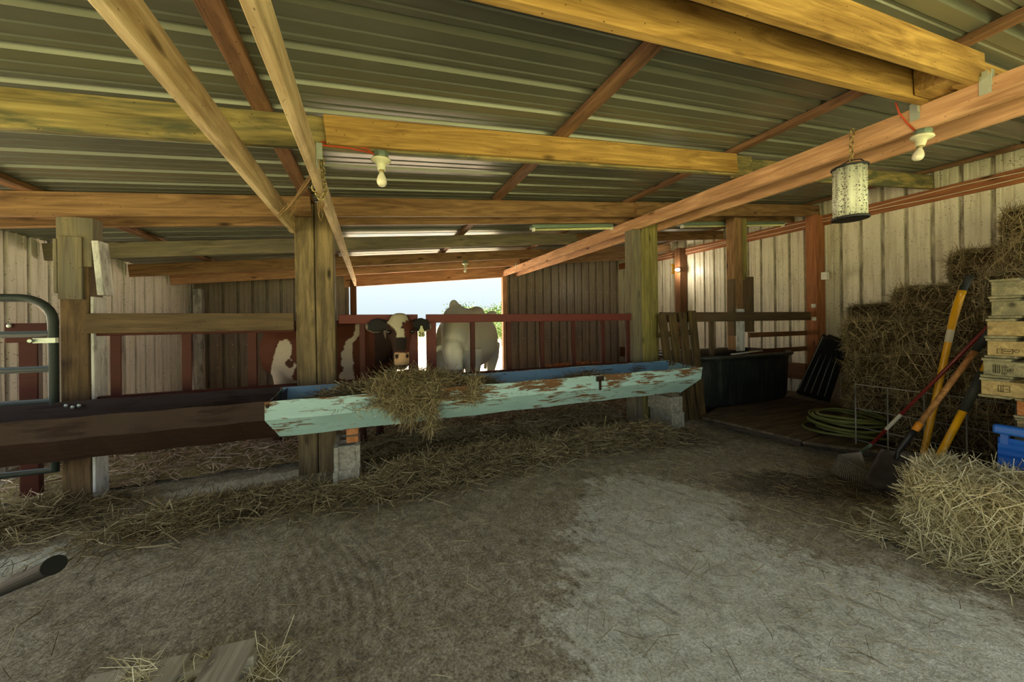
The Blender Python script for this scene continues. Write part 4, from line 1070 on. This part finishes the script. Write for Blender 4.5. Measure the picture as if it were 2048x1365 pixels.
# chain round the pale beam
yc = atX(640, 380, -0.285).y
ch = [(-0.255, yc - 0.25, 2.38), (-0.255, yc - 0.12, 2.28), (-0.258, yc, 2.2), (-0.27, yc + 0.02, 2.172), (-0.29, yc + 0.02, 2.166), (-0.312, yc - 0.02, 2.19), (-0.315, yc - 0.06, 2.26)]
chain('beam_chain', ch, 0.05, 0.005, MAT['brass'], 'brass chain looped round the long pale beam')
m = MB(); c = Vector((-0.285, yc + 0.03, 2.165))
for k in range(6):
    a = k * 1.1; m.tube([c, c + Vector((0.02 * math.cos(a), 0.02 * math.sin(a), -0.03)), c + Vector((0.012 * math.cos(a), 0.03 * math.sin(a), -0.06 - 0.01 * k))], 0.003, 5)
m.tube([c + Vector((0, 0, -0.03)), c + Vector((0.01, 0.01, -0.1)), c + Vector((0.0, 0.015, -0.15)), c + Vector((-0.015, 0.01, -0.1)), c + Vector((0, 0, -0.04))], 0.004, 5)
tag(m.build('twine_knot', MAT['twine'], origin=c), 'tan twine knot dangling under the looped chain', 'twine')
m = MB(); A = Vector((-0.60, atX(560, 360, -0.6).y, 2.165)); Bq = Vector((-0.30, yc - 0.12, 2.27)); mid = A.lerp(Bq, 0.5) + Vector((0, 0, -0.02))
for k in range(5):
    j = Vector((random.uniform(-.02, .02), random.uniform(-.03, .03), random.uniform(-.03, .03)))
    m.tube([A + j, A.lerp(mid, 0.6) + j * 1.4, mid + j * 0.4, mid.lerp(Bq, 0.6) + j, Bq + j * 0.5], 0.0035, 5)
for k in range(4):
    j = Vector((random.uniform(-.05, .05), random.uniform(-.04, .04), random.uniform(-.16, -.05)))
    m.tube([mid, mid + j * 0.5 + Vector((0.02, 0, 0)), mid + j], 0.003, 5)
tag(m.build('twine_bundle', MAT['twine']), 'dry twine and vines stretched between the two pale beams', 'twine')
def bracket(c, label, ang=0.0, sx=1):
    m = MB(); c = Vector(c); m.box(c, (0.004, 0.045, 0.11)); m.box(c + Vector((0.015 * sx, -0.022, 0.03)), (0.03, 0.004, 0.09)); m.box(c + Vector((-0.003, 0.0, 0.05)), (0.003, 0.025, 0.05))
    return tag(m.build('metal_bracket', MAT['zinc'], bevel=0.001), label, 'bracket', 'galvanised brackets tying rafters to beams')
bracket((3.245, 0.86, 2.66), 'galvanised bracket at the end of the nearest golden rafter')
bracket((3.245, 1.14, 2.66), 'galvanised bracket at the end of the second golden rafter', sx=-1)
bracket((-0.262, 2.24, 2.28), 'galvanised bracket where the pale beam meets the mouldy rafter')
bracket((3.246, 7.80, 2.68), 'small galvanised bracket far along the long right beam')
# cables
m = MB(); m.tube([(-0.24, 2.243, zb(-0.24) + 0.03), (-0.1, 2.243, zb(-0.1) + 0.022), (0.0, 2.243, zb(0) + 0.008), (0.04, 2.25, zb(0) - 0.02)], 0.005, 6)
m.tube([(-0.24, 2.243, zb(-0.24) + 0.012), (-0.1, 2.243, zb(-0.1) + 0.006), (0.03, 2.25, zb(0) - 0.01)], 0.005, 6)
tag(m.build('electric_cable', MAT['orangecable']), 'red-orange cable running to the middle bulb holder', 'cable')
m = MB(); m.tube([(3.2, 1.21, 2.75), (3.215, 1.2, 2.68), (3.235, 1.17, 2.6), (3.245, 1.14, 2.54)], 0.005, 6)
tag(m.build('electric_cable', MAT['orangecable']), 'red-orange cable running down to the right bulb holder', 'cable')
for dz, lb in ((0.03, 'upper white cable along the orange wall board'), (-0.03, 'lower white cable along the orange wall board')):
    m = MB(); pts = [(XR - 0.066, y, 2.965 + dz + 0.014 * math.sin(y * 3 + dz * 50)) for y in np.linspace(0.5, 8.2, 30)]; m.tube(pts, 0.005, 6)
    tag(m.build('electric_cable', MAT['whitecable']), lb, 'cable')
p_ = atX(1648, 552, 6.77)
g = empty('light_switch', (6.78, p_.y, p_.z), 'white switch box on the orange wall post', 'switch')
m = MB(); m.box((6.80, p_.y, p_.z), (0.07, 0.08, 0.12)); m.build('switch_plate', MAT['whiteplastic'], g, bevel=0.004)
m = MB(); m.box((6.755, p_.y, p_.z), (0.02, 0.014, 0.03)); m.build('toggle', MAT['whiteplastic'], g)
for (u, v, lb) in ((1627, 612, 'upper white fence insulator on the orange wall post'), (1628, 638, 'lower white fence insulator on the orange wall post')):
    q = atX(u, v, 6.775); m = MB(); m.box((6.778, q.y, q.z), (0.02, 0.06, 0.06)); m.lathe((6.77, q.y, q.z), [(0.016, 0), (0.016, 0.03)], (-1, 0, 0), 12)
    tag(m.build('fence_insulator', MAT['whiteplastic'], bevel=0.003), lb, 'insulator', 'white insulators on the wall post')

# black handle pipe at the left edge and the half-buried pallet in the foreground
pe = atT(108, 1131, 0.86); pd = (atT(0, 1181, 1.16) - pe).normalized()
m = MB(); pf = pe + pd * (pe.z / -pd.z - 0.03); m.tube([pe, pe.lerp(pf, 0.5), pf], 0.02, 16)
gp = empty('leaning_pipe', (pf.x, pf.y, 0), 'black pipe slanting up into view at the lower left edge', 'pipe')
m.build('pipe_tube', MAT['blackpipe'], gp)
m = MB(); m.tube([pe - pd * 0.001, pe + pd * 0.01], 0.0215, 16); m.build('pipe_cap', MAT['blackpipe'], gp)

g = empty('floor_pallet', (-0.6, 1.4, 0), 'dusty grey wooden pallet at the bottom left with straw in its gaps', 'pallet')
tR, tL = atZ(513, 1275, 0.125), atZ(180, 1352, 0.125)
du = (tR - tL); du.z = 0; du.normalize()
dv = (atZ(470, 1365, 0.125) - atZ(513, 1277, 0.125)); dv.z = 0; dv.normalize()
wdt = (0.135, 0.10, 0.12, 0.12)
off = 0.0
for k, w_ in enumerate(wdt):
    c = tR - du * (off + w_ / 2) + Vector((0, 0, -0.009)); off += w_ + 0.075
    board('top_board', c, c + dv * 0.95, w_, 0.018, MAT['pallet_floor'], g, up=(0, 0, 1), bevel=0.002)
for f in (0.045, 0.45, 0.9):
    a = tR + dv * f + du * 0.012; m_o = board('stringer', (a.x, a.y, 0.062), (a.x - du.x * 0.75, a.y - du.y * 0.75, 0.062), 0.04, 0.088, MAT['pallet_floor'], g, bevel=0.002)

# ---------------------------------------------------------------- cows
def tube_sections(m, secs, n=14, side=None):
    """secs: (x,y,z, half width, half height); rings face along the path"""
    P_ = [Vector(s[:3]) for s in secs]; rings = []
    for i, p in enumerate(P_):
        d = (P_[min(i + 1, len(P_) - 1)] - P_[max(i - 1, 0)]).normalized()
        if side is not None: a = Vector(side) - d * Vector(side).dot(d)
        else:
            a = d.cross(Vector((0, 0, 1)))
            if a.length < 0.2: a = d.cross(Vector((0, 1, 0)))
        a.normalize(); c = a.cross(d)
        rings.append([p + a * (secs[i][3] * math.cos(2 * math.pi * k / n)) + c * (secs[i][4] * math.sin(2 * math.pi * k / n)) for k in range(n)])
    loft(m, rings, 0, True, True)

def cow_body(name, build, voxel, paint, parent):
    m = MB(); build(m)
    o = m.build(name, None, parent, origin=wpos(parent))
    bm2 = bmesh.new(); bm2.from_mesh(o.data); bmesh.ops.recalc_face_normals(bm2, faces=bm2.faces); bm2.to_mesh(o.data); bm2.free()
    r = o.modifiers.new('remesh', 'REMESH'); r.mode = 'VOXEL'; r.voxel_size = voxel
    s = o.modifiers.new('smooth', 'SMOOTH'); s.factor = 0.5; s.iterations = 7
    bpy.context.view_layer.update()
    me = bpy.data.meshes.new_from_object(o.evaluated_get(bpy.context.evaluated_depsgraph_get()))
    o.modifiers.clear(); o.data = me
    me.polygons.foreach_set('use_smooth', [True] * len(me.polygons))
    a = me.attributes.new('coat', 'FLOAT_COLOR', 'POINT'); og = wpos(parent)
    cols = []
    for v in me.vertices: cols += [*lin(paint(v.co + og, v.normal)), 1.0]
    a.data.foreach_set('color', cols)
    nt = NT(name + '_coat', 0.75, 0, 0.25); nz = nt.noise(nt.coord('Object', (1, 1, 1)), 90, 3, 0.7)
    nt.color(nt.mix(nt.math('MULTIPLY', nz, 0.35), nt.attr('coat', 'Color'), (0.02, 0.015, 0.01))); nt.bump(nz, 0.25, 0.005)
    me.materials.clear(); me.materials.append(nt.mat)
    return o

HX, HY = 0.275, 3.50          # head of the brown cow
def brown_build(m):
    tube_sections(m, [(-1.12, 4.78, 1.08, .08, .12), (-1.05, 4.76, 1.08, .2, .27), (-0.9, 4.72, 1.06, .26, .34), (-0.6, 4.64, 1.03, .30, .37), (-0.25, 4.53, 1.02, .32, .38), (0.0, 4.46, 1.04, .30, .38), (0.2, 4.38, 1.08, .23, .34), (0.3, 4.32, 1.1, .12, .22)])
    tube_sections(m, [(0.12, 4.40, 1.12, .2, .28), (0.19, 4.12, 1.20, .145, .215), (0.23, 3.9, 1.26, .125, .17), (0.26, 3.72, 1.31, .11, .13)])
    s = (1, 0, 0)
    tube_sections(m, [(HX, HY + .16, 1.445, .05, .035), (HX, HY + .15, 1.41, .088, .07), (HX, HY + .13, 1.35, .112, .09), (HX, HY + .10, 1.27, .122, .105), (HX, HY + .06, 1.18, .094, .1), (HX, HY + .02, 1.10, .076, .088), (HX, HY - .02, 1.03, .08, .08), (HX, HY - .045, .975, .078, .072), (HX, HY - .05, .93, .05, .045)], side=s)
    tube_sections(m, [(HX, HY + .07, 1.06, .05, .05), (HX, HY + .01, .96, .06, .05), (HX, HY - .015, .915, .045, .03)], side=s)   # jaw
    for sg in (-1, 1):
        m.ball((HX + sg * .112, HY + .07, 1.275), 0.03, (1, 1, 0.8), 10)       # brow
        e0 = Vector((HX + sg * .10, HY + .14, 1.325))
        ear = []
        for f, hh in ((0, .03), (.2, .058), (.45, .082), (.7, .078), (.9, .048), (1.03, .014)):
            p = e0 + Vector((sg * .205 * f, .02 * f, -.03 * f + .02 * math.sin(3 * f))); ear.append((p.x, p.y, p.z, .017, hh))
        tube_sections(m, ear, 12, side=(0, 1, 0))
    for (x, y, fx_, fy_) in ((0.02, 4.30, -0.08, 4.22), (0.12, 4.55, 0.10, 4.42), (-0.9, 4.62, -0.95, 4.60), (-0.82, 4.9, -0.85, 4.92)):
        tube_sections(m, [(x, y, .85, .11, .13), (x, y, .65, .08, .09), ((x + fx_) / 2, (y + fy_) / 2, .42, .05, .055), (fx_, fy_, .2, .036, .038), (fx_, fy_, .1, .045, .048), (fx_, fy_, .0, .055, .06)], side=(1, 0, 0))
def nz(p, s): return noise.noise(Vector(p) * s)
def brown_paint(p, n):
    x, y, z = p; w = nz(p, 7) * 0.05 + nz(p, 19) * 0.02
    col = (92, 46, 26)
    if y < 3.80 and z > 0.85 and abs(x - HX) < 0.36:                    # head
        col = (54, 32, 25) if x < HX + 0.02 else (92, 46, 32)
        if abs(x - HX) > 0.125:
            col = (34, 31, 32); f_ = (abs(x - HX) - 0.1) / 0.205
            zc_ = 1.325 - .01 * f_ + .012 * math.sin(3 * f_)
            if z < zc_ - 0.8 * (0.03 + 0.055 * math.sin(min(1, max(0, f_ * 1.05)) * 3.0)) or f_ > 0.94: col = (140, 126, 110)
        if z > 1.19 and y < HY + 0.145:
            wl_ = HX - 0.02 - min(0.075, max(0, z - 1.26) * 0.9) - 0.012 + w * 0.3; wr_ = HX + 0.038 + w * 0.4 + (0.03 if z > 1.375 else 0) - (0.03 if 1.30 < z < 1.36 else 0)
            if wl_ < x < wr_ and z > 1.215 + w: col = (196, 186, 160)
        if 1.10 < z < 1.22 and abs(x - HX) < 0.05: col = (36, 24, 20)
        if 0.965 < z < 1.075 + w * 0.3 and n.y < -0.2 and abs(x - HX) < 0.066: col = (214, 174, 132)
        if z < 0.965: col = (44, 34, 30)
        for sg in (-1, 1):
            if (x - HX - sg * 0.048) ** 2 + (z - 1.045) ** 2 * 0.7 < 0.017 ** 2 and n.y < 0: col = (44, 26, 22)
        return col
    pc = -0.86 - (1.2 - z) * 0.10 + w
    if abs(x - pc) < 0.035 + max(0, 1.2 - z) * 0.20 + w and z < 1.22 + w * 2 and y < 4.78: col = (206, 192, 172)
    if (x + 0.80) ** 2 + (z - 0.93) ** 2 < 0.045 ** 2: col = (80, 42, 26)
    if abs(x + 0.22 + w * 1.5 - max(0, z - 1.15) * 0.9) < 0.05 + w and y < 4.5: col = (206, 192, 172)
    if z < 0.72 + w: col = (200, 186, 168)
    if y < 4.2 and x > 0.05: col = (48, 32, 26)
    if z < 0.5: col = (78, 44, 30)
    if z < 0.09: col = (42, 36, 34)
    return col
g = empty('cow', (-0.3, 4.5, 0), 'brown and white cow facing us with its head over the feed barrier', 'cow')
cow_body('body', brown_build, 0.014, brown_paint, g)
EY = NT('cow_eye', 0.08, 0, 0.6); EY.color((0.012, 0.009, 0.008))
for sg in (-1, 1):
    m = MB(); m.ball((HX + sg * .108, HY + .022, 1.268), 0.021, (1, 1, 1), 14); m.build('eye', EY.mat, g)
m = MB(); tc_ = Vector((HX + 0.205, HY + 0.118, 1.315)); W2 = [(0, 0.008), (0.014, -0.02), (0.03, -0.05), (0.034, -0.085), (0.024, -0.105), (-0.024, -0.105), (-0.034, -0.085), (-0.03, -0.05), (-0.014, -0.02)]
W2 = [(-0.008, 0.006)] + [(0.008, 0.006)] + W2[1:]
A = [tc_ + Vector((a, 0, b)) for a, b in W2]; B = [p + Vector((0, 0.003, 0)) for p in A]; k_ = len(A)
m.add(A + B, [tuple(range(k_)), tuple(range(2 * k_ - 1, k_ - 1, -1))] + [(i, (i + 1) % k_, k_ + (i + 1) % k_, k_ + i) for i in range(k_)])
et = m.build('ear_tag', MAT['tagyellow'], g)
cu = bpy.data.curves.new('tag_number', 'FONT'); cu.body = '26'; cu.size = 0.062; cu.extrude = 0.0006; cu.align_x = 'CENTER'
ot = bpy.data.objects.new('tag_number', cu); COL.objects.link(ot)
tm = bpy.data.meshes.new_from_object(ot.evaluated_get(bpy.context.evaluated_depsgraph_get())); bpy.data.objects.remove(ot)
ot = link('tag_number', tm, MAT['ink'], et); ot.rotation_euler = (math.pi / 2, 0, 0); ot.location = tc_ + Vector((0, -0.001, -0.098)) - wpos(et)

def white_build(m):
    tube_sections(m, [(0.98, 4.42, 1.10, .12, .2), (1.03, 4.56, 1.10, .25, .34), (1.10, 4.74, 1.10, .30, .38), (1.16, 4.9, 1.10, .32, .40), (1.34, 5.2, 1.06, .37, .42), (1.52, 5.5, 1.05, .39, .43), (1.68, 5.76, 1.10, .36, .40), (1.80, 5.98, 1.14, .28, .36), (1.88, 6.14, 1.15, .1, .2)])
    tube_sections(m, [(1.04, 4.62, 1.42, .07, .12), (1.12, 4.85, 1.50, .09, .12), (1.25, 5.1, 1.44, .11, .14), (1.45, 5.4, 1.42, .12, .14), (1.66, 5.72, 1.50, .14, .12), (1.82, 6.0, 1.42, .1, .12)], side=(1, 0, 0))
    tube_sections(m, [(1.06, 4.74, 1.5, .07, .08), (1.08, 4.84, 1.585, .065, .09), (1.12, 4.94, 1.57, .06, .08), (1.2, 5.06, 1.5, .05, .06)])      # withers
    for sg in (-1, 1): m.ball((1.69 + sg * .2, 5.70 + sg * -.1, 1.46), 0.1, (1, 1, 0.8), 12)
    tube_sections(m, [(1.04, 4.6, 1.3, .19, .3), (0.97, 4.3, 1.2, .16, .25), (0.90, 4.05, 1.08, .14, .18), (0.87, 3.95, 1.0, .11, .12)])
    s = (1, 0, 0)
    tube_sections(m, [(0.86, 3.97, 1.15, .06, .05), (0.86, 3.95, 1.1, .10, .09), (0.86, 3.92, 1.02, .125, .11), (0.86, 3.88, .92, .10, .1), (0.865, 3.84, .82, .085, .085), (0.87, 3.82, .76, .075, .07), (0.87, 3.82, .72, .04, .03)], side=s)
    for sg in (-1, 1):
        e0 = Vector((.86 + sg * .09, 3.99, 1.09)); ear = []
        for f, hh in ((0, .022), (.3, .04), (.6, .045), (.9, .025), (1, .01)):
            p = e0 + Vector((sg * .13 * f, .05 * f, -.07 * f)); ear.append((p.x, p.y, p.z, .016, hh))
        tube_sections(m, ear, 10, side=(0, 1, 0))
    for (x, y, fx_, fy_) in ((0.86, 4.66, 0.84, 4.62), (1.28, 4.62, 1.26, 4.60), (1.46, 5.98, 1.42, 6.05), (1.94, 5.75, 1.9, 5.85)):
        tube_sections(m, [(x, y, 1.0, .13, .17), (x, y, .75, .11, .12), ((x + fx_) / 2, (y + fy_) / 2, .48, .06, .07), (fx_, fy_, .22, .042, .046), (fx_, fy_, .1, .052, .055), (fx_, fy_, .0, .06, .066)], side=(1, 0, 0))
def white_paint(p, n):
    x, y, z = p; w = nz(p, 4) * 0.5
    c = (238, 232, 214)
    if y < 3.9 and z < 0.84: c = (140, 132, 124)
    if z < 0.5 and w > 0: c = (190, 172, 144)
    if z < 0.08: c = (70, 62, 54)
    return c
g = empty('cow', (1.4, 5.2, 0), 'white cow behind the long red feed barrier, head lowered to the hay', 'cow')
cow_body('body', white_build, 0.02, white_paint, g)
m = MB(); m.tube([(1.88, 6.14, 1.28), (1.95, 6.2, 1.1), (1.96, 6.2, 0.7), (1.95, 6.2, 0.5)], [0.03, 0.022, 0.02, 0.03], 8); m.build('tail', plain('white_hair', (206, 196, 172), 0.8), g)

# ---------------------------------------------------------------- hay on the floor, in the trough, bedding
def mound(items, name, label, mats, nst, lenr, wid, box_, res=0.035, lift=0.02, up=0.12, base=None, cat='hay', cur=0.6):
    xs = np.arange(box_[0], box_[1], res); ys = np.arange(box_[2], box_[3], res)
    def hf(X, Y):
        h = blob(X, Y, items)
        return h
    X, Y = np.meshgrid(xs, ys, indexing='ij'); Hh = hf(X, Y); rough = 1 + 0.5 * vnoise(X, Y, 9.0, 4.4)
    thr = 0.018
    Z = np.where(Hh > 0, Hh * rough, 0) + (base if base is not None else 0.0) - 0.012
    nx, ny = X.shape; V = np.stack([X, Y, Z], -1).reshape(-1, 3)
    i, j = np.meshgrid(np.arange(nx - 1), np.arange(ny - 1), indexing='ij'); keep = (Hh[:-1, :-1] > thr) & (Hh[1:, 1:] > thr)
    a = (i * ny + j)[keep]; F = np.stack([a, a + ny, a + ny + 1, a + 1], 1)
    used = np.unique(F); remap = np.full(len(V), -1); remap[used] = np.arange(len(used)); V2 = V[used]; F2 = remap[F]
    pr = np.clip(Hh.ravel(), 0, None) ** 0.75; pr /= pr.sum()
    idx = rng.choice(len(pr), nst, p=pr)
    pos = V[idx] + np.stack([rng.uniform(-res, res, nst), rng.uniform(-res, res, nst), rng.random(nst) ** 1.5 * lift + 0.008], 1)
    d = rng.normal(size=(nst, 3)) * np.array([1, 1, up])
    st = strands(pos, d, rng.uniform(*lenr, nst), rng.uniform(0.6, 1.4, nst) * wid, cur, 3)
    me = np_mesh(name, [(V2, F2, np.full(len(V2), .3), 0), (st[0], st[1], st[2], 1)], mats)
    return tag(link(name, me, None), label, cat, kind='stuff')
def gp_(u, v): q = atZ(u, v, 0.0); return q.x, q.y
def bl(u, v, rx, ry, ang, h): x, y = gp_(u, v); return (x, y, rx, ry, ang, h)
ROW = [bl(330, 1050, .28, .16, .1, .04), bl(420, 1035, .3, .17, .15, .05), bl(540, 1010, .3, .15, .1, .045), bl(660, 1000, .25, .14, .1, .04), bl(780, 975, .28, .18, .1, .11), bl(880, 955, .28, .18, .1, .13), bl(980, 930, .3, .18, .1, .13),
       bl(1090, 910, .3, .16, .1, .12), bl(1190, 890, .3, .16, .1, .13), bl(1290, 878, .32, .17, .1, .12), bl(90, 1040, .3, .2, .2, .05), bl(20, 1060, .25, .2, .2, .04)]
mound(ROW, 'hay', 'long low row of loose hay on the floor before the trough', [MAT['haycore'], MAT['hay']], 19000, (0.08, 0.28), 0.0046, (-3.1, 4.2, 1.6, 4.2), lift=0.05)
BACK = [bl(790, 905, .26, .2, .1, .13), bl(880, 890, .25, .2, .1, .14), bl(960, 880, .25, .18, .1, .11), bl(1060, 868, .3, .2, .1, .13), bl(1180, 840, .35, .2, .1, .16), bl(1100, 850, .3, .2, 0, .1)]
mound(BACK, 'hay', 'dark tufts of dropped hay under and behind the turquoise trough', [MAT['haycore'], MAT['hay']], 9000, (0.10, 0.28), 0.0045, (-0.6, 4.2, 2.8, 4.6), lift=0.05)
TROUGHHAY = [(0.0, 3.28, .22, .12, 0, .09), (0.28, 3.18, .26, .13, 0, .14), (0.55, 3.22, .24, .14, 0, .12), (0.8, 3.28, .16, .12, 0, .08), (0.25, 3.05, .14, .07, 0, .12), (-0.22, 3.34, .16, .09, 0, .06), (1.02, 3.36, .12, .08, 0, .07), (2.2, 3.35, .25, .06, 0, .04)]
th = mound(TROUGHHAY, 'hay', 'heap of hay piled in the trough and spilling over its edge', [MAT['haycore'], MAT['hay']], 9500, (0.10, 0.32), 0.0042, (-0.8, 2.6, 2.96, 3.5), res=0.025, lift=0.045, up=0.2, base=0.69)
# hay hanging over the front of the trough: separate tuft geometry in the same style
nh = 2600
cx_ = np.concatenate([rng.normal(0.27, 0.085, nh // 2), rng.normal(0.47, 0.035, nh // 5), rng.normal(0.13, 0.06, nh // 8), rng.normal(0.84, 0.03, nh // 12)])
n_ = len(cx_); dep = rng.random(n_) ** 1.3
mxd = np.where(cx_ > 0.7, 0.18, np.where(np.abs(cx_ - 0.47) < 0.06, 0.42, 0.33 - 0.9 * np.abs(cx_ - 0.3)))
zz = 0.86 - dep * mxd
yy = 2.985 - rng.random(n_) * 0.045 * (1 - dep * 0.4) + np.where(zz > 0.8, 0.1 * rng.random(n_), 0) + np.where(zz < 0.66, (0.66 - zz) * 0.25, 0)
st = strands(np.stack([cx_, yy, zz], 1), rng.normal(size=(n_, 3)) * np.array([0.6, 0.25, 1.0]), rng.uniform(0.08, 0.24, n_), rng.uniform(0.6, 1.4, n_) * 0.004, 0.6, 3)
me = np_mesh('hay', [(st[0], st[1], st[2], 0)], [MAT['hay']]); tag(link('hay', me, None), 'wisps of hay hanging down the front of the turquoise trough', 'hay', kind='stuff')
# stray hay in the rest of the trough
BED = [(-1.8, 4.6, 1.2, .8, 0, .05), (-0.4, 4.9, 1.6, .9, 0, .05), (1.6, 4.6, 1.8, .7, 0, .05), (3.2, 4.6, 1.2, .8, 0, .06), (1.5, 6.2, 4, 1.5, 0, .03), (4.6, 5.4, 1.8, 1.5, 0, .05)]
mound(BED, 'bedding_straw', 'trampled reddish straw bedding on the cows side of the fence', [MAT['strawcore'], MAT['bedding']], 15000, (0.08, 0.24), 0.006, (-2.9, 6.8, 3.95, 8.6), res=0.08, lift=0.035, cat='straw')
SHV = [bl(1110, 722, .5, .35, 0, .12), bl(1170, 715, .5, .3, 0, .14)]
SHV = [(4.5, 8.1, .6, .4, 0, .2), (5.3, 7.9, .5, .4, 0, .2), (6.2, 8.2, .5, .4, 0, .16)]
SHM = ground_core('orange_wood_shavings', (150, 84, 44), (206, 138, 88))
MAT['shav'] = hay_mat('orange_shavings', (140, 78, 44), (196, 124, 76), (226, 172, 120))
mound(SHV, 'wood_shavings', 'orange wood shavings heaped along the far back wall', [SHM, MAT['shav']], 2500, (0.04, 0.1), 0.012, (3.4, 6.75, 7.0, 8.6), res=0.06, lift=0.03, cat='shavings')
# sparse litter
nl = 5200
lx = np.concatenate([rng.uniform(-2.4, 4.4, nl // 2), rng.normal(3.0, 0.7, nl // 4), rng.normal(0.8, 1.2, nl // 4)]); ly = np.concatenate([rng.uniform(0.7, 3.4, nl // 2), rng.normal(1.6, 0.55, nl // 4), rng.normal(2.7, 0.35, nl // 4)])
ok = (ly > 0.5) & (ly < 3.6); lx, ly = lx[ok], ly[ok]; n_ = len(lx)
st = strands(np.stack([lx, ly, np.full(n_, 0.006) + rng.random(n_) * 0.008], 1), rng.normal(size=(n_, 3)) * np.array([1, 1, 0.04]), rng.uniform(0.02, 0.15, n_), rng.uniform(0.0016, 0.0036, n_), 0.5, 3)
me = np_mesh('straw_litter', [(st[0], st[1], st[2], 0)], [MAT['hay']]); tag(link('straw_litter', me, None), 'scattered straw bits on the dirt floor in front', 'straw', kind='stuff')
# loose straw round the foreground bale and round the floor pallet
SB = [(2.95, 1.0, .09, .16, 0, .04), (2.98, 0.6, .09, .35, 0, .04), (3.2, 1.2, .25, .08, 0, .04)]
mound(SB, 'loose_straw', 'loose straw fallen round the pale foreground bale', [MAT['strawcore'], MAT['straw']], 1500, (0.08, 0.22), 0.0032, (2.5, 3.6, 0.1, 1.5), lift=0.05, cat='straw')
fpx, fpy = tR.x, tR.y
SP = [(fpx + 0.03, fpy - 0.05, .06, .06, 0, .06), (fpx + du.x * -0.17, fpy + du.y * -0.17 - 0.06, .035, .1, -0.3, .12), (fpx - du.x * 0.33, fpy - du.y * 0.33 - 0.08, .05, .08, 0, .12)]
mound(SP, 'loose_straw', 'straw tufts caught in the gaps of the floor pallet', [MAT['strawcore'], MAT['straw']], 420, (0.07, 0.2), 0.0026, (fpx - 0.8, fpx + 0.3, fpy - 0.5, fpy + 0.2), res=0.02, lift=0.05, up=0.5, cat='straw')

# ---------------------------------------------------------------- outside: trees beyond the doorway
def tree(x, y, h, r, label, group, seed):
    r_ = np.random.default_rng(seed); g = empty('tree', (x, y, -0.08), label, 'tree', group)
    m = MB(); m.tube([(x, y, -0.08), (x + 0.1 * h * 0.1, y, h * 0.4), (x, y, h * 0.75)], [0.05 * h * 0.5, 0.03 * h * 0.5, 0.012 * h], 8); m.build('trunk', MAT['bark'], g)
    n = 2600; c = np.array([x, y, h * 0.62]); cl = r_.normal(size=(14, 3)) * np.array([r * .5, r * .5, h * .18]); p = cl[r_.integers(0, 14, n)] + r_.normal(size=(n, 3)) * r * 0.28 + c
    st = strands(p, r_.normal(size=(n, 3)), r_.uniform(.12, .3, n) * r * 0.45, r_.uniform(.5, 1.2, n) * r * 0.09, 0.4, 2)
    me = np_mesh('crown', [(st[0] - np.array([x, y, -0.08]), st[1], st[2], 0)], [MAT['grassy']]); link('crown', me, None, g)
for i, (u, Yd, h, r, lb) in enumerate(((985, 30, 2.9, 1.1, 'rounded tree showing above the white cows rump'), (925, 46, 2.9, 2.0, 'low distant tree left of the rounded tree'), (1003, 20, 1.2, 0.6, 'leafy bush beside the doorway post beyond the white cow'),
                                       (965, 56, 2.8, 2.0, 'distant bush behind the back of the white cow'), (1040, 38, 3.4, 2.0, 'tree mostly hidden behind the back wall'))):
    q = atY(u, 640, Yd); tree(q.x, Yd, h, r, lb, 'trees in the field beyond the doorway', 50 + i)

q = atX(1347, 538, XR - 0.03); m = MB(); m.box((q.x, q.y, q.z), (0.02, 0.06, 0.22)); m.box((q.x, q.y, q.z + 0.1), (0.03, 0.14, 0.03)); m.box((q.x, q.y, q.z - 0.1), (0.03, 0.12, 0.03))
tag(m.build('yellow_strap', MAT['yellowpaint'], bevel=0.003), 'small yellow strap on the right wall beside the glowing bulb', 'strap')
